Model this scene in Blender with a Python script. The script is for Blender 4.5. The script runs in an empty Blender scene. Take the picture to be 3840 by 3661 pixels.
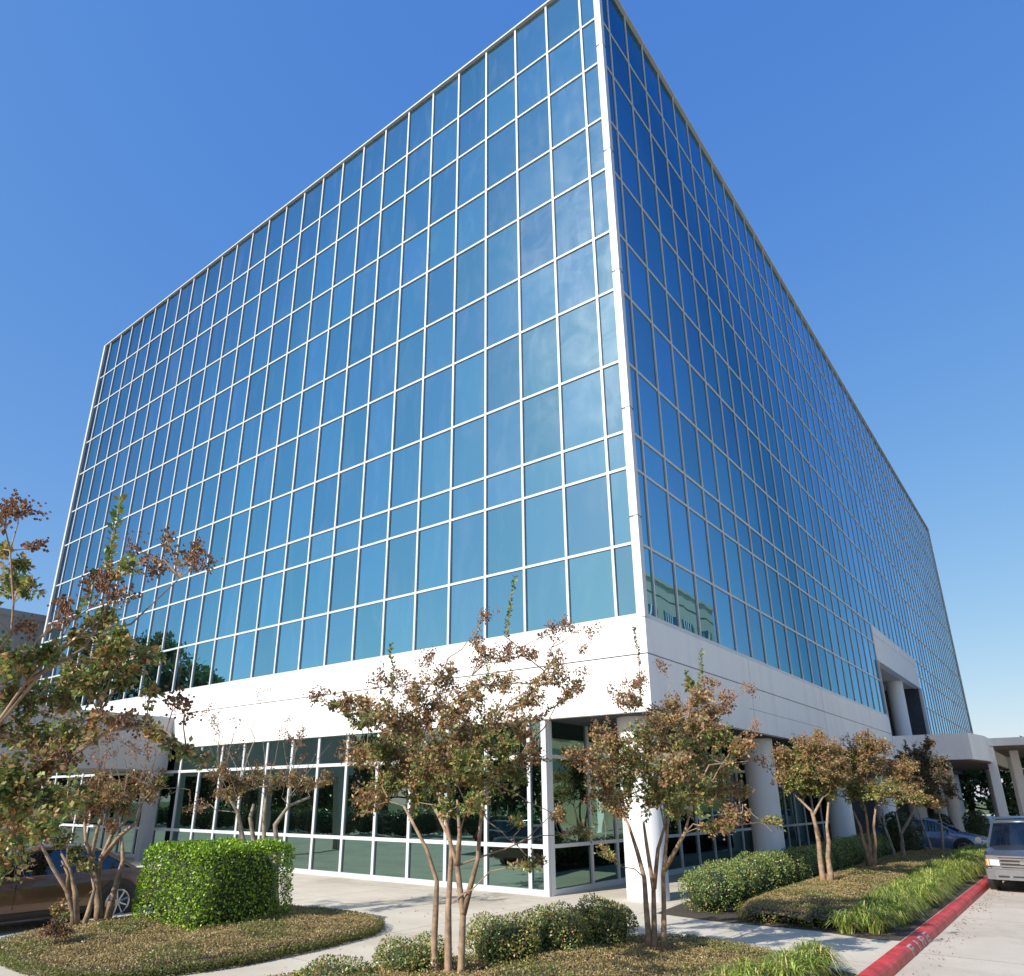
import bpy, math, random
import numpy as np
from mathutils import Vector, Matrix
C = bpy.context.scene.collection
SC = bpy.context.scene
R_ = random.Random(11)
RNG = np.random.default_rng(7)

# ---------------------------------------------------------------- camera
cam_data = bpy.data.cameras.new('camera'); cam = bpy.data.objects.new('camera', cam_data); C.objects.link(cam)
YAW, PITCH, ROLL, FPX = 0.664592294, 0.341586269, -0.000546067, 2685.07361
CAM = Vector((7.59469, -15.70462, -4.21458))
fwd = Vector((-math.sin(YAW)*math.cos(PITCH), math.cos(YAW)*math.cos(PITCH), math.sin(PITCH)))
rt = Vector((math.cos(YAW), math.sin(YAW), 0)); up = rt.cross(fwd)
rt2 = math.cos(ROLL)*rt + math.sin(ROLL)*up; up2 = -math.sin(ROLL)*rt + math.cos(ROLL)*up
M = Matrix((rt2, up2, -fwd)).transposed().to_4x4(); M.translation = CAM
cam.matrix_world = M
cam_data.sensor_fit = 'HORIZONTAL'; cam_data.sensor_width = 36; cam_data.lens = 36*FPX/3840
cam_data.shift_x = 78.7/3840; cam_data.shift_y = 212.6/3840
cam_data.clip_end = 3000; cam_data.clip_start = 0.1
SC.camera = cam

# ---------------------------------------------------------------- sun and sky
SUN_AZ, SUN_EL = math.radians(78), math.radians(33)      # sunlight travels towards (cos az, sin az)
to_sun = Vector((-math.cos(SUN_AZ)*math.cos(SUN_EL), -math.sin(SUN_AZ)*math.cos(SUN_EL), math.sin(SUN_EL)))
sd = bpy.data.lights.new('sun', 'SUN'); sd.energy = 5.0; sd.angle = math.radians(0.5); sd.color = (1, 0.955, 0.88)
so = bpy.data.objects.new('sun', sd); C.objects.link(so); so.rotation_euler = to_sun.to_track_quat('Z', 'Y').to_euler()
W = bpy.data.worlds.new('World'); SC.world = W; W.use_nodes = True
nt = W.node_tree; nt.nodes.clear()
sky = nt.nodes.new('ShaderNodeTexSky'); sky.sky_type = 'NISHITA'; sky.sun_disc = False
sky.sun_elevation = SUN_EL; sky.sun_rotation = math.atan2(to_sun.x, to_sun.y) % (2*math.pi)
sky.altitude = 0; sky.air_density = 1.0; sky.dust_density = 0.6; sky.ozone_density = 3.0
bg = nt.nodes.new('ShaderNodeBackground'); bg.inputs[1].default_value = 0.12
wo = nt.nodes.new('ShaderNodeOutputWorld')
# film-like grade of the sky radiance: the same curve in every direction
sep = nt.nodes.new('ShaderNodeSeparateColor'); com = nt.nodes.new('ShaderNodeCombineColor'); nt.links.new(sky.outputs[0], sep.inputs[0])
for ch, (p, g) in enumerate(((.95, .80), (.63, .70), (.22, .72))):
    a = nt.nodes.new('ShaderNodeMath'); a.operation = 'MULTIPLY'; a.inputs[1].default_value = .12
    b_ = nt.nodes.new('ShaderNodeMath'); b_.operation = 'POWER'; b_.inputs[1].default_value = p
    c_ = nt.nodes.new('ShaderNodeMath'); c_.operation = 'MULTIPLY'; c_.inputs[1].default_value = g/.12
    nt.links.new(sep.outputs[ch], a.inputs[0]); nt.links.new(a.outputs[0], b_.inputs[0]); nt.links.new(b_.outputs[0], c_.inputs[0]); nt.links.new(c_.outputs[0], com.inputs[ch])
nt.links.new(com.outputs[0], bg.inputs[0]); nt.links.new(bg.outputs[0], wo.inputs[0])
SC.view_settings.view_transform = 'Standard'; SC.view_settings.look = 'None'
SC.view_settings.exposure = 0.32; SC.view_settings.gamma = 1
SC.cycles.caustics_reflective = False; SC.cycles.caustics_refractive = False

# ---------------------------------------------------------------- materials
def new_mat(name):
    m = bpy.data.materials.new(name); m.use_nodes = True
    b = m.node_tree.nodes['Principled BSDF']; return m, m.node_tree, b
def noise_col(nt, scale, c0, c1, detail=6, lo=.35, hi=.65, coord='Object', rough=.6, dist=0):
    tc = nt.nodes.new('ShaderNodeTexCoord'); n = nt.nodes.new('ShaderNodeTexNoise')
    n.inputs['Scale'].default_value = scale; n.inputs['Detail'].default_value = detail; n.inputs['Roughness'].default_value = rough
    n.inputs['Distortion'].default_value = dist
    r = nt.nodes.new('ShaderNodeValToRGB'); r.color_ramp.elements[0].position = lo; r.color_ramp.elements[1].position = hi
    r.color_ramp.elements[0].color = (*c0, 1); r.color_ramp.elements[1].color = (*c1, 1)
    nt.links.new(tc.outputs[coord], n.inputs['Vector']); nt.links.new(n.outputs['Fac'], r.inputs['Fac'])
    return r, n, tc
def add_bump(nt, b, src, strength=.3, dist=.01):
    bp = nt.nodes.new('ShaderNodeBump'); bp.inputs['Strength'].default_value = strength; bp.inputs['Distance'].default_value = dist
    nt.links.new(src, bp.inputs['Height']); nt.links.new(bp.outputs[0], b.inputs['Normal'])
def simple(name, col, rough=.6, metal=0, var=.12, scale=6, bump=0, bscale=40, coat=0):
    m, nt, b = new_mat(name)
    c1 = tuple(min(1, c*(1+var)) for c in col); c0 = tuple(c*(1-var) for c in col)
    r, n, tc = noise_col(nt, scale, c0, c1)
    nt.links.new(r.outputs[0], b.inputs['Base Color'])
    b.inputs['Roughness'].default_value = rough; b.inputs['Metallic'].default_value = metal
    if coat: b.inputs['Coat Weight'].default_value = coat; b.inputs['Coat Roughness'].default_value = .05
    if bump:
        n2 = nt.nodes.new('ShaderNodeTexNoise'); n2.inputs['Scale'].default_value = bscale; n2.inputs['Detail'].default_value = 5
        nt.links.new(tc.outputs['Object'], n2.inputs['Vector']); add_bump(nt, b, n2.outputs['Fac'], bump, .01)
    return m
def concrete(name, c0, c1, joint=0, jx=0, jy=0, jw=.018):
    m, nt, b = new_mat(name)
    r, n, tc = noise_col(nt, .9, c0, c1, detail=10, rough=.68, lo=.3, hi=.72)
    n2 = nt.nodes.new('ShaderNodeTexNoise'); n2.inputs['Scale'].default_value = 90; n2.inputs['Detail'].default_value = 4
    nt.links.new(tc.outputs['Object'], n2.inputs['Vector'])
    mx = nt.nodes.new('ShaderNodeMix'); mx.data_type = 'RGBA'; mx.blend_type = 'MULTIPLY'; mx.inputs['Factor'].default_value = .35
    nt.links.new(r.outputs[0], mx.inputs['A']); nt.links.new(n2.outputs['Fac'], mx.inputs['B'])
    g = nt.nodes.new('ShaderNodeMix'); g.data_type = 'RGBA'; g.blend_type = 'MULTIPLY'; g.inputs['Factor'].default_value = 1
    g.inputs['B'].default_value = (1.2, 1.2, 1.2, 1); nt.links.new(mx.outputs['Result'], g.inputs['A'])
    # dark drips and stains with their own shape
    st = nt.nodes.new('ShaderNodeTexNoise'); st.inputs['Scale'].default_value = .33; st.inputs['Detail'].default_value = 8; st.inputs['Roughness'].default_value = .7
    nt.links.new(tc.outputs['Object'], st.inputs['Vector'])
    sr = nt.nodes.new('ShaderNodeValToRGB'); sr.color_ramp.elements[0].position = .3; sr.color_ramp.elements[1].position = .5
    sr.color_ramp.elements[0].color = (.72, .7, .66, 1); sr.color_ramp.elements[1].color = (1, 1, 1, 1)
    nt.links.new(st.outputs['Fac'], sr.inputs['Fac'])
    g2 = nt.nodes.new('ShaderNodeMix'); g2.data_type = 'RGBA'; g2.blend_type = 'MULTIPLY'; g2.inputs['Factor'].default_value = 1
    nt.links.new(g.outputs['Result'], g2.inputs['A']); nt.links.new(sr.outputs[0], g2.inputs['B'])
    out = g2.outputs['Result']
    if joint:
        sep = nt.nodes.new('ShaderNodeSeparateXYZ'); nt.links.new(tc.outputs['Object'], sep.inputs[0])
        facs = []
        for ax, off in ((0, jx), (1, jy)):
            a = nt.nodes.new('ShaderNodeMath'); a.operation = 'ADD'; a.inputs[1].default_value = off+1000*joint
            nt.links.new(sep.outputs[ax], a.inputs[0])
            q = nt.nodes.new('ShaderNodeMath'); q.operation = 'MODULO'; q.inputs[1].default_value = joint; nt.links.new(a.outputs[0], q.inputs[0])
            l = nt.nodes.new('ShaderNodeMath'); l.operation = 'LESS_THAN'; l.inputs[1].default_value = jw; nt.links.new(q.outputs[0], l.inputs[0])
            facs.append(l)
        mxx = nt.nodes.new('ShaderNodeMath'); mxx.operation = 'MAXIMUM'
        nt.links.new(facs[0].outputs[0], mxx.inputs[0]); nt.links.new(facs[1].outputs[0], mxx.inputs[1])
        g3 = nt.nodes.new('ShaderNodeMix'); g3.data_type = 'RGBA'; g3.inputs['B'].default_value = (.17, .15, .13, 1)
        nt.links.new(out, g3.inputs['A']); nt.links.new(mxx.outputs[0], g3.inputs['Factor']); out = g3.outputs['Result']
    nt.links.new(out, b.inputs['Base Color']); b.inputs['Roughness'].default_value = .85
    add_bump(nt, b, n2.outputs['Fac'], .25, .004)
    return m
def coated_glass(name, tint, haze=.05, wave=.0012, hz_rough=.28, painted_sheen=0, per_pane=False):
    m = bpy.data.materials.new(name); m.use_nodes = True; nt = m.node_tree; nt.nodes.clear()
    o = nt.nodes.new('ShaderNodeOutputMaterial'); g = nt.nodes.new('ShaderNodeBsdfGlossy'); g.inputs['Roughness'].default_value = 0.0
    tc = nt.nodes.new('ShaderNodeTexCoord')
    # colour of the reflection against the angle of incidence: dips near the polarising angle, whitens at grazing
    lw = nt.nodes.new('ShaderNodeLayerWeight'); lw.inputs['Blend'].default_value = .5
    cr = nt.nodes.new('ShaderNodeValToRGB'); el = cr.color_ramp.elements
    el[0].position = 0; el[0].color = (*tint, 1); el[1].position = 1; el[1].color = (.9, .93, .95, 1)
    for ps, k in ((.50, (1.06, 1.06, 1.04)), (.64, (1.0, .86, .90)), (.76, (.38, .50, .60)), (.86, (1.05, 1.0, 1.2)), (.94, (2.4, 1.4, 1.3))):
        e = el.new(ps); e.color = (*[min(.93, t*q) for t, q in zip(tint, k)], 1)
    nt.links.new(lw.outputs['Facing'], cr.inputs['Fac'])
    vc = nt.nodes.new('ShaderNodeVertexColor'); vc.layer_name = 'Pane'
    tm = nt.nodes.new('ShaderNodeMix'); tm.data_type = 'RGBA'; tm.blend_type = 'MULTIPLY'; tm.inputs['Factor'].default_value = 1 if per_pane else 0
    nt.links.new(cr.outputs[0], tm.inputs['A']); nt.links.new(vc.outputs[0], tm.inputs['B']); nt.links.new(tm.outputs['Result'], g.inputs['Color'])
    n = nt.nodes.new('ShaderNodeTexNoise'); n.inputs['Scale'].default_value = .55; n.inputs['Detail'].default_value = 1.5
    nt.links.new(tc.outputs['Object'], n.inputs['Vector'])
    bp = nt.nodes.new('ShaderNodeBump'); bp.inputs['Strength'].default_value = 1; bp.inputs['Distance'].default_value = wave*10
    nt.links.new(n.outputs['Fac'], bp.inputs['Height']); nt.links.new(bp.outputs[0], g.inputs['Normal'])
    # dust and run marks: patchy, brighter near edges by chance
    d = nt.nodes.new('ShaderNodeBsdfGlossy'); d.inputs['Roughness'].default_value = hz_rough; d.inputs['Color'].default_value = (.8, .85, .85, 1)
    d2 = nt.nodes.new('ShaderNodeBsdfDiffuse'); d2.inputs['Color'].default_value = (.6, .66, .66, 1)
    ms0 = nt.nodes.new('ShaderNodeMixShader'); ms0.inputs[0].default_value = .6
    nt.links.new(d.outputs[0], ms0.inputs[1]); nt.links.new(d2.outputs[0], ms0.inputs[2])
    mp = nt.nodes.new('ShaderNodeMapping'); mp.inputs['Scale'].default_value = (.8, .8, .22)
    n2 = nt.nodes.new('ShaderNodeTexNoise'); n2.inputs['Scale'].default_value = 1.6; n2.inputs['Detail'].default_value = 9; n2.inputs['Roughness'].default_value = .62
    n2.inputs['Distortion'].default_value = .8
    nt.links.new(tc.outputs['Object'], mp.inputs[0]); nt.links.new(mp.outputs[0], n2.inputs['Vector'])
    r = nt.nodes.new('ShaderNodeMapRange'); r.inputs['From Min'].default_value = .5; r.inputs['From Max'].default_value = .78
    r.inputs['To Min'].default_value = haze*.3; r.inputs['To Max'].default_value = haze*4
    nt.links.new(n2.outputs['Fac'], r.inputs['Value'])
    fac = r.outputs[0]
    if painted_sheen:      # glare sheen on smudged bays by the corner, painted in as cloudy pale patches
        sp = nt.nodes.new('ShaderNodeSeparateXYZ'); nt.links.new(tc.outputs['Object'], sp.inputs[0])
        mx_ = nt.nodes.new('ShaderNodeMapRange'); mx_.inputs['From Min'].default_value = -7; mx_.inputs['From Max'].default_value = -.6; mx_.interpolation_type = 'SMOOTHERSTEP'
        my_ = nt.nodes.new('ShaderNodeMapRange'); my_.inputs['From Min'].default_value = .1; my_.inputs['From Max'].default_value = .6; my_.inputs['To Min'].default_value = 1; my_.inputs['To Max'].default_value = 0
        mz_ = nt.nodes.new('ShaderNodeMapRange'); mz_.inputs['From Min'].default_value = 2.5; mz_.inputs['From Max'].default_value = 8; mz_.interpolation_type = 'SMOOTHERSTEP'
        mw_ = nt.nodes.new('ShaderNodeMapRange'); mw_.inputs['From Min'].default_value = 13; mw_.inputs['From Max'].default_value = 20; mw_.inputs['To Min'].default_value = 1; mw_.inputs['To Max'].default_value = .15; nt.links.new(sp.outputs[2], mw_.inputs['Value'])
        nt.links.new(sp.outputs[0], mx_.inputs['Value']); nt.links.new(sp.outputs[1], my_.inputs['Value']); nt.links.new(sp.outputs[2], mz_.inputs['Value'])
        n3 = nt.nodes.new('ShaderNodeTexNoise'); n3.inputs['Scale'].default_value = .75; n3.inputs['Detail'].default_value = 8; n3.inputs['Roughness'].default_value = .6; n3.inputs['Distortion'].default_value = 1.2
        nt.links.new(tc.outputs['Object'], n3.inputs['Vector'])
        r3 = nt.nodes.new('ShaderNodeMapRange'); r3.inputs['From Min'].default_value = .4; r3.inputs['From Max'].default_value = .7; r3.inputs['To Min'].default_value = .02; r3.inputs['To Max'].default_value = painted_sheen
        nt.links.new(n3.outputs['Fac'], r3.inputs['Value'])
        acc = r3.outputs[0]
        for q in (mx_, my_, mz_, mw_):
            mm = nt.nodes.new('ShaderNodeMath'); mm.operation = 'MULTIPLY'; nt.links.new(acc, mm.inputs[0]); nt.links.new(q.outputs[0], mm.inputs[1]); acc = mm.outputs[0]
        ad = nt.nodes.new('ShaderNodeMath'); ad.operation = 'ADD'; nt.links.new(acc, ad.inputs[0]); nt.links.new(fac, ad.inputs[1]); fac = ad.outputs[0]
    ms = nt.nodes.new('ShaderNodeMixShader'); nt.links.new(fac, ms.inputs[0])
    nt.links.new(g.outputs[0], ms.inputs[1]); nt.links.new(ms0.outputs[0], ms.inputs[2]); nt.links.new(ms.outputs[0], o.inputs[0])
    return m
def leaf_mat(name, rough=.45, trans=.3, spec=.4):
    m = bpy.data.materials.new(name); m.use_nodes = True; nt = m.node_tree; b = nt.nodes['Principled BSDF']
    o = nt.nodes['Material Output']; a = nt.nodes.new('ShaderNodeVertexColor'); a.layer_name = 'Col'
    b.inputs['Roughness'].default_value = rough; b.inputs['Specular IOR Level'].default_value = spec
    t = nt.nodes.new('ShaderNodeBsdfTranslucent'); mx = nt.nodes.new('ShaderNodeMixShader'); mx.inputs[0].default_value = trans
    nt.links.new(a.outputs[0], b.inputs['Base Color']); nt.links.new(a.outputs[0], t.inputs[0])
    nt.links.new(b.outputs[0], mx.inputs[1]); nt.links.new(t.outputs[0], mx.inputs[2]); nt.links.new(mx.outputs[0], o.inputs[0])
    return m
def white_paint(name, col, rough=.55, stain=(.9, .89, .87)):
    m, nt, b = new_mat(name)
    tc = nt.nodes.new('ShaderNodeTexCoord'); mp = nt.nodes.new('ShaderNodeMapping'); mp.inputs['Scale'].default_value = (1.2, 1.2, .18)
    n = nt.nodes.new('ShaderNodeTexNoise'); n.inputs['Scale'].default_value = 1.5; n.inputs['Detail'].default_value = 9; n.inputs['Roughness'].default_value = .65
    nt.links.new(tc.outputs['Object'], mp.inputs[0]); nt.links.new(mp.outputs[0], n.inputs['Vector'])
    r = nt.nodes.new('ShaderNodeValToRGB'); r.color_ramp.elements[0].position = .28; r.color_ramp.elements[1].position = .52
    r.color_ramp.elements[0].color = (*[c*s for c, s in zip(col, stain)], 1); r.color_ramp.elements[1].color = (*col, 1)
    nt.links.new(n.outputs['Fac'], r.inputs['Fac']); nt.links.new(r.outputs[0], b.inputs['Base Color']); b.inputs['Roughness'].default_value = rough
    n2 = nt.nodes.new('ShaderNodeTexNoise'); n2.inputs['Scale'].default_value = 60
    nt.links.new(tc.outputs['Object'], n2.inputs['Vector']); add_bump(nt, b, n2.outputs['Fac'], .08, .004)
    return m
MAT = dict(
    frame=white_paint('white_aluminium', (.57, .59, .60), .4),
    band=white_paint('white_stucco', (.80, .80, .79), .7),
    joint=simple('dark_joint', (.12, .12, .12), .8),
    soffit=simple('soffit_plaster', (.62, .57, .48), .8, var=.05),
    column=white_paint('white_column', (.80, .80, .79), .7),
    core=simple('building_core', (.05, .06, .07), .9),
    glassA=coated_glass('blue_reflective_glass', (.262, .545, .67), .012, wave=.0006, painted_sheen=.085, per_pane=True),
    
    glassG=coated_glass('dark_green_glass', (.185, .295, .26), .006, .0008),
    roof=simple('roof_gravel', (.4, .39, .36), .9),
    walk=concrete('pavement_concrete', (.50, .44, .345), (.63, .565, .46), 2.4, 0, .95, .014),
    road=concrete('road_concrete', (.50, .435, .355), (.60, .53, .44), 4.6, .6, 1.3, .02),
    redpaint=simple('red_kerb_paint', (.52, .05, .045), .5, var=.36, scale=3.2, bump=.3, bscale=14),
    stencil=simple('worn_white_stencil', (.48, .36, .34), .7, var=.3, scale=30),
    kerb=concrete('kerb_concrete', (.38, .36, .32), (.5, .47, .42)),
    bark=simple('crape_myrtle_bark', (.30, .20, .125), .75, var=.38, scale=9, bump=.5, bscale=22),
    barkgrey=simple('grey_bark', (.27, .225, .17), .85, var=.35, scale=9, bump=.5, bscale=22),
    barkdark=simple('dark_bark', (.09, .07, .05), .9, var=.3),
    leaf=leaf_mat('leaf', .42, .36), leafgloss=leaf_mat('glossy_leaf', .36, .25, .5), seed=leaf_mat('seed_pod', .8, .0, .1),
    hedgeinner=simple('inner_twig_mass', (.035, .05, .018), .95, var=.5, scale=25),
    soil=simple('mulch_soil', (.06, .045, .03), .95, var=.4, scale=30, bump=.6, bscale=40),
    greywall=white_paint('grey_concrete_wall', (.40, .41, .41), .85),
    cream=white_paint('cream_stucco', (.80, .74, .50), .8),
    tyre=simple('tyre_rubber', (.018, .018, .02), .8), dark=simple('dark_plastic', (.02, .02, .022), .6),
    chrome=simple('bright_alloy', (.42, .42, .43), .28, 1, var=.05), lens=simple('clear_lamp_lens', (.75, .76, .72), .12, 0, coat=1),
    amber=simple('amber_lamp_lens', (.8, .25, .05), .2, coat=1), red=simple('red_lamp_lens', (.45, .02, .02), .2, coat=1),
    carglass=coated_glass('car_window_glass', (.08, .1, .11), .01, .0002),
    silver=simple('silver_car_paint', (.11, .12, .135), .3, .5, var=.03, coat=1),
    blue=simple('blue_car_paint', (.12, .19, .33), .32, .45, var=.04, coat=1),
    bronze=simple('brown_grey_car_paint', (.13, .075, .045), .3, .5, var=.05, coat=1),
    black=simple('black_car_paint', (.02, .03, .045), .25, .3, var=.03, coat=1),
    bumper=simple('painted_bumper', (.19, .19, .195), .4, .2, var=.08),
    white=simple('white_car_paint', (.7, .7, .68), .3, 0, var=.03, coat=1),
    grass=simple('lawn_ground', (.10, .12, .035), .95, var=.35, scale=2),
)

# ---------------------------------------------------------------- mesh helpers
class MB:
    def __init__(s): s.v = []; s.f = []; s.mi = []
    def face(s, pts, mi=0):
        i = len(s.v); s.v += [tuple(p) for p in pts]; s.f.append(tuple(range(i, i+len(pts)))); s.mi.append(mi)
    def box(s, a, b, mi=0):
        x0, y0, z0 = a; x1, y1, z1 = b; i = len(s.v)
        s.v += [(x0,y0,z0),(x1,y0,z0),(x1,y1,z0),(x0,y1,z0),(x0,y0,z1),(x1,y0,z1),(x1,y1,z1),(x0,y1,z1)]
        for q in ((0,3,2,1),(4,5,6,7),(0,1,5,4),(1,2,6,5),(2,3,7,6),(3,0,4,7)):
            s.f.append(tuple(i+k for k in q)); s.mi.append(mi)
        return s
    def prism(s, poly, z0, z1, mi=0, mside=None):
        n = len(poly); i = len(s.v)
        s.v += [(x, y, z0) for x, y in poly]+[(x, y, z1) for x, y in poly]
        s.f.append(tuple(i+k for k in reversed(range(n)))); s.mi.append(mi)
        s.f.append(tuple(i+n+k for k in range(n))); s.mi.append(mi)
        for k in range(n):
            s.f.append((i+k, i+(k+1) % n, i+n+(k+1) % n, i+n+k)); s.mi.append(mi if mside is None else mside)
        return s
    def tube(s, pts, rad, n=8, mi=0, cap=True):
        pts = [Vector(p) for p in pts]; m = len(pts); i0 = len(s.v)
        t0 = (pts[1]-pts[0]).normalized(); ref = Vector((1, 0, 0)) if abs(t0.x) < .8 else Vector((0, 1, 0))
        for k, p in enumerate(pts):
            t = (pts[min(k+1, m-1)]-pts[max(k-1, 0)]).normalized()
            u = (ref-t*ref.dot(t)).normalized(); w = t.cross(u); ref = u
            for j in range(n):
                a = 2*math.pi*j/n; r = rad[k] if hasattr(rad, '__len__') else rad
                s.v.append(tuple(p+(u*math.cos(a)+w*math.sin(a))*r))
        for k in range(m-1):
            for j in range(n):
                s.f.append((i0+k*n+j, i0+k*n+(j+1) % n, i0+(k+1)*n+(j+1) % n, i0+(k+1)*n+j)); s.mi.append(mi)
        if cap:
            s.f.append(tuple(i0+j for j in reversed(range(n)))); s.mi.append(mi)
            s.f.append(tuple(i0+(m-1)*n+j for j in range(n))); s.mi.append(mi)
        return s
    def build(s, name, mats, parent=None, smooth=False):
        me = bpy.data.meshes.new(name); me.from_pydata(s.v, [], s.f)
        if not isinstance(mats, (list, tuple)): mats = [mats]
        for m in mats: me.materials.append(m)
        if len(mats) > 1: me.polygons.foreach_set('material_index', s.mi)
        if smooth: me.polygons.foreach_set('use_smooth', [True]*len(s.f))
        me.update(); o = bpy.data.objects.new(name, me); C.objects.link(o)
        if parent is not None: o.parent = parent; o.matrix_parent_inverse = parent.matrix_world.inverted() if False else Matrix.Translation(-Vector(parent.location))
        return o
def pane_tint(o, per=6):
    me = o.data; ca = me.color_attributes.new('Pane', 'FLOAT_COLOR', 'CORNER'); n = len(me.loops); nf = len(me.polygons)
    k = RNG.uniform(.90, 1.05, (nf//per, 1))*RNG.uniform(.97, 1.03, (nf//per, 3)); c = np.repeat(np.repeat(k, per, 0), 4, 0)
    ca.data.foreach_set('color', np.hstack([c, np.ones((n, 1))]).astype(np.float32).ravel()); return o
def tag(o, label=None, cat=None, group=None, kind=None):
    if label: o['label'] = label
    if cat: o['category'] = cat
    if group: o['group'] = group
    if kind: o['kind'] = kind
    return o
def empty(name, loc, label, cat, group=None):
    o = bpy.data.objects.new(name, None); C.objects.link(o); o.location = loc; o.empty_display_size = .2
    return tag(o, label, cat, group)
def copy_tree(o, parent=None, loc=None, rotz=None):
    c = o.copy(); C.objects.link(c)
    if parent is not None: c.parent = parent
    if loc is not None: c.location = loc
    if rotz is not None: c.rotation_euler = (0, 0, rotz)
    for ch in list(o.children): copy_tree(ch, c)
    return c
def quad_mesh(name, verts, cols, mats, parent=None, mi=None, base=None, smooth=False):
    """verts (n,4,3) quads, cols (n,3); base=(verts,faces) of an extra solid mesh with material index 1"""
    n = len(verts); V = verts.reshape(-1, 3).astype(np.float32); F = np.arange(n*4, dtype=np.int32)
    loops = F; starts = np.arange(n, dtype=np.int32)*4; tot = np.full(n, 4, np.int32); mis = np.zeros(n, np.int32) if mi is None else mi.astype(np.int32)
    colv = np.repeat(cols, 4, axis=0)
    if base is not None:
        bv, bf = base; off = len(V); V = np.vstack([V, np.array(bv, np.float32)])
        bl = np.concatenate([np.array(f, np.int32)+off for f in bf]); bt = np.array([len(f) for f in bf], np.int32)
        bs = np.concatenate([[0], np.cumsum(bt)[:-1]]).astype(np.int32)+len(loops)
        loops = np.concatenate([loops, bl]); starts = np.concatenate([starts, bs]); tot = np.concatenate([tot, bt])
        mis = np.concatenate([mis, np.full(len(bf), len(mats)-1, np.int32)])
        colv = np.vstack([colv, np.full((len(bl), 3), .05)])
    me = bpy.data.meshes.new(name); me.vertices.add(len(V)); me.vertices.foreach_set('co', V.ravel())
    me.loops.add(len(loops)); me.loops.foreach_set('vertex_index', loops)
    me.polygons.add(len(starts)); me.polygons.foreach_set('loop_start', starts); me.polygons.foreach_set('loop_total', tot)
    for m in mats: me.materials.append(m)
    me.polygons.foreach_set('material_index', mis)
    me.update(calc_edges=True)
    ca = me.color_attributes.new('Col', 'FLOAT_COLOR', 'CORNER')
    ca.data.foreach_set('color', np.hstack([colv, np.ones((len(colv), 1))]).astype(np.float32).ravel())
    me.validate()
    o = bpy.data.objects.new(name, me); C.objects.link(o)
    if parent is not None: o.parent = parent; o.matrix_parent_inverse = Matrix.Translation(-Vector(parent.location))
    return o
def leaves(P, D, size, aspect=.45, fold=.25, nrm=None, nn=.7):
    """kite shaped leaves at P growing along D"""
    n = len(P); D = D/np.linalg.norm(D, axis=1, keepdims=True)
    rv = RNG.normal(size=(n, 3))
    if nrm is not None: rv = nrm+rv*nn
    S = np.cross(D, rv); S /= np.linalg.norm(S, axis=1, keepdims=True)+1e-9; N = np.cross(S, D)
    sz = size[:, None] if hasattr(size, '__len__') else np.full((n, 1), size)
    a = P; b = P+D*sz*.5+S*sz*aspect*.5+N*sz*fold*.3; c = P+D*sz; d = P+D*sz*.5-S*sz*aspect*.5+N*sz*fold*.3
    return np.stack([a, b, c, d], 1)
def pick(cols, w, n, jit=.2, gain=1.9):
    cols = np.array(cols)*gain; w = np.array(w, float); w /= w.sum(); i = RNG.choice(len(cols), n, p=w)
    return np.clip(cols[i]*RNG.uniform(1-jit, 1+jit, (n, 1))*RNG.uniform(.93, 1.07, (n, 3)), 0, 1)
# ---------------------------------------------------------------- setting: ground, roads, pavements
G0 = -6.4; RD = -6.53
def struct(name, mb, m): return tag(mb.build(name, m), kind='structure')
mb = MB(); mb.face([(-900,-900,-6.62),(900,-900,-6.62),(900,900,-6.62),(-900,900,-6.62)]); struct('ground', mb, MAT['grass'])
mb = MB(); mb.face([(-70,-85,RD),(34,-85,RD),(34,130,RD),(-70,130,RD)]); struct('road', mb, MAT['road'])
# raised pavement round the building, its left edge slanting along the drive
walk = [(4.735,-30),(4.735,90),(-36.6,90),(-36.6,-1.2),(-12,-1.2),(-9.4,-3.2),(-8.3,-7.2),(-7.8,-8.6),(-7.15,-10.2),(-6.2,-14),(-6.0,-30)]
mb = MB(); mb.prism(walk, -6.62, G0); struct('pavement', mb, [MAT['walk']])
# kerb along the right road, painted red, rounded nose, separate castings
kb = MB(); y = -30.0; k = 0
prof = [(4.74,G0-.2),(4.74,G0+.002),(4.755,G0+.014),(4.87,G0+.014),(4.915,G0+.002),(4.95,G0-.03),(4.965,G0-.07),(4.985,RD-.05)]
while y < 26:
    L = 3.05 if y > -12 else 6; n = len(prof); i = len(kb.v)
    for yy in (y+.006, y+L-.006):
        for px, pz in prof: kb.v.append((px, yy, pz))
    for j in range(n): kb.f.append((i+j, i+(j+1) % n, i+n+(j+1) % n, i+n+j)); kb.mi.append(0)
    kb.f.append(tuple(i+j for j in range(n))); kb.mi.append(0); kb.f.append(tuple(i+n+j for j in reversed(range(n)))); kb.mi.append(0)
    y += L; k += 1
kerb = struct('kerb', kb, MAT['redpaint'])
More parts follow.
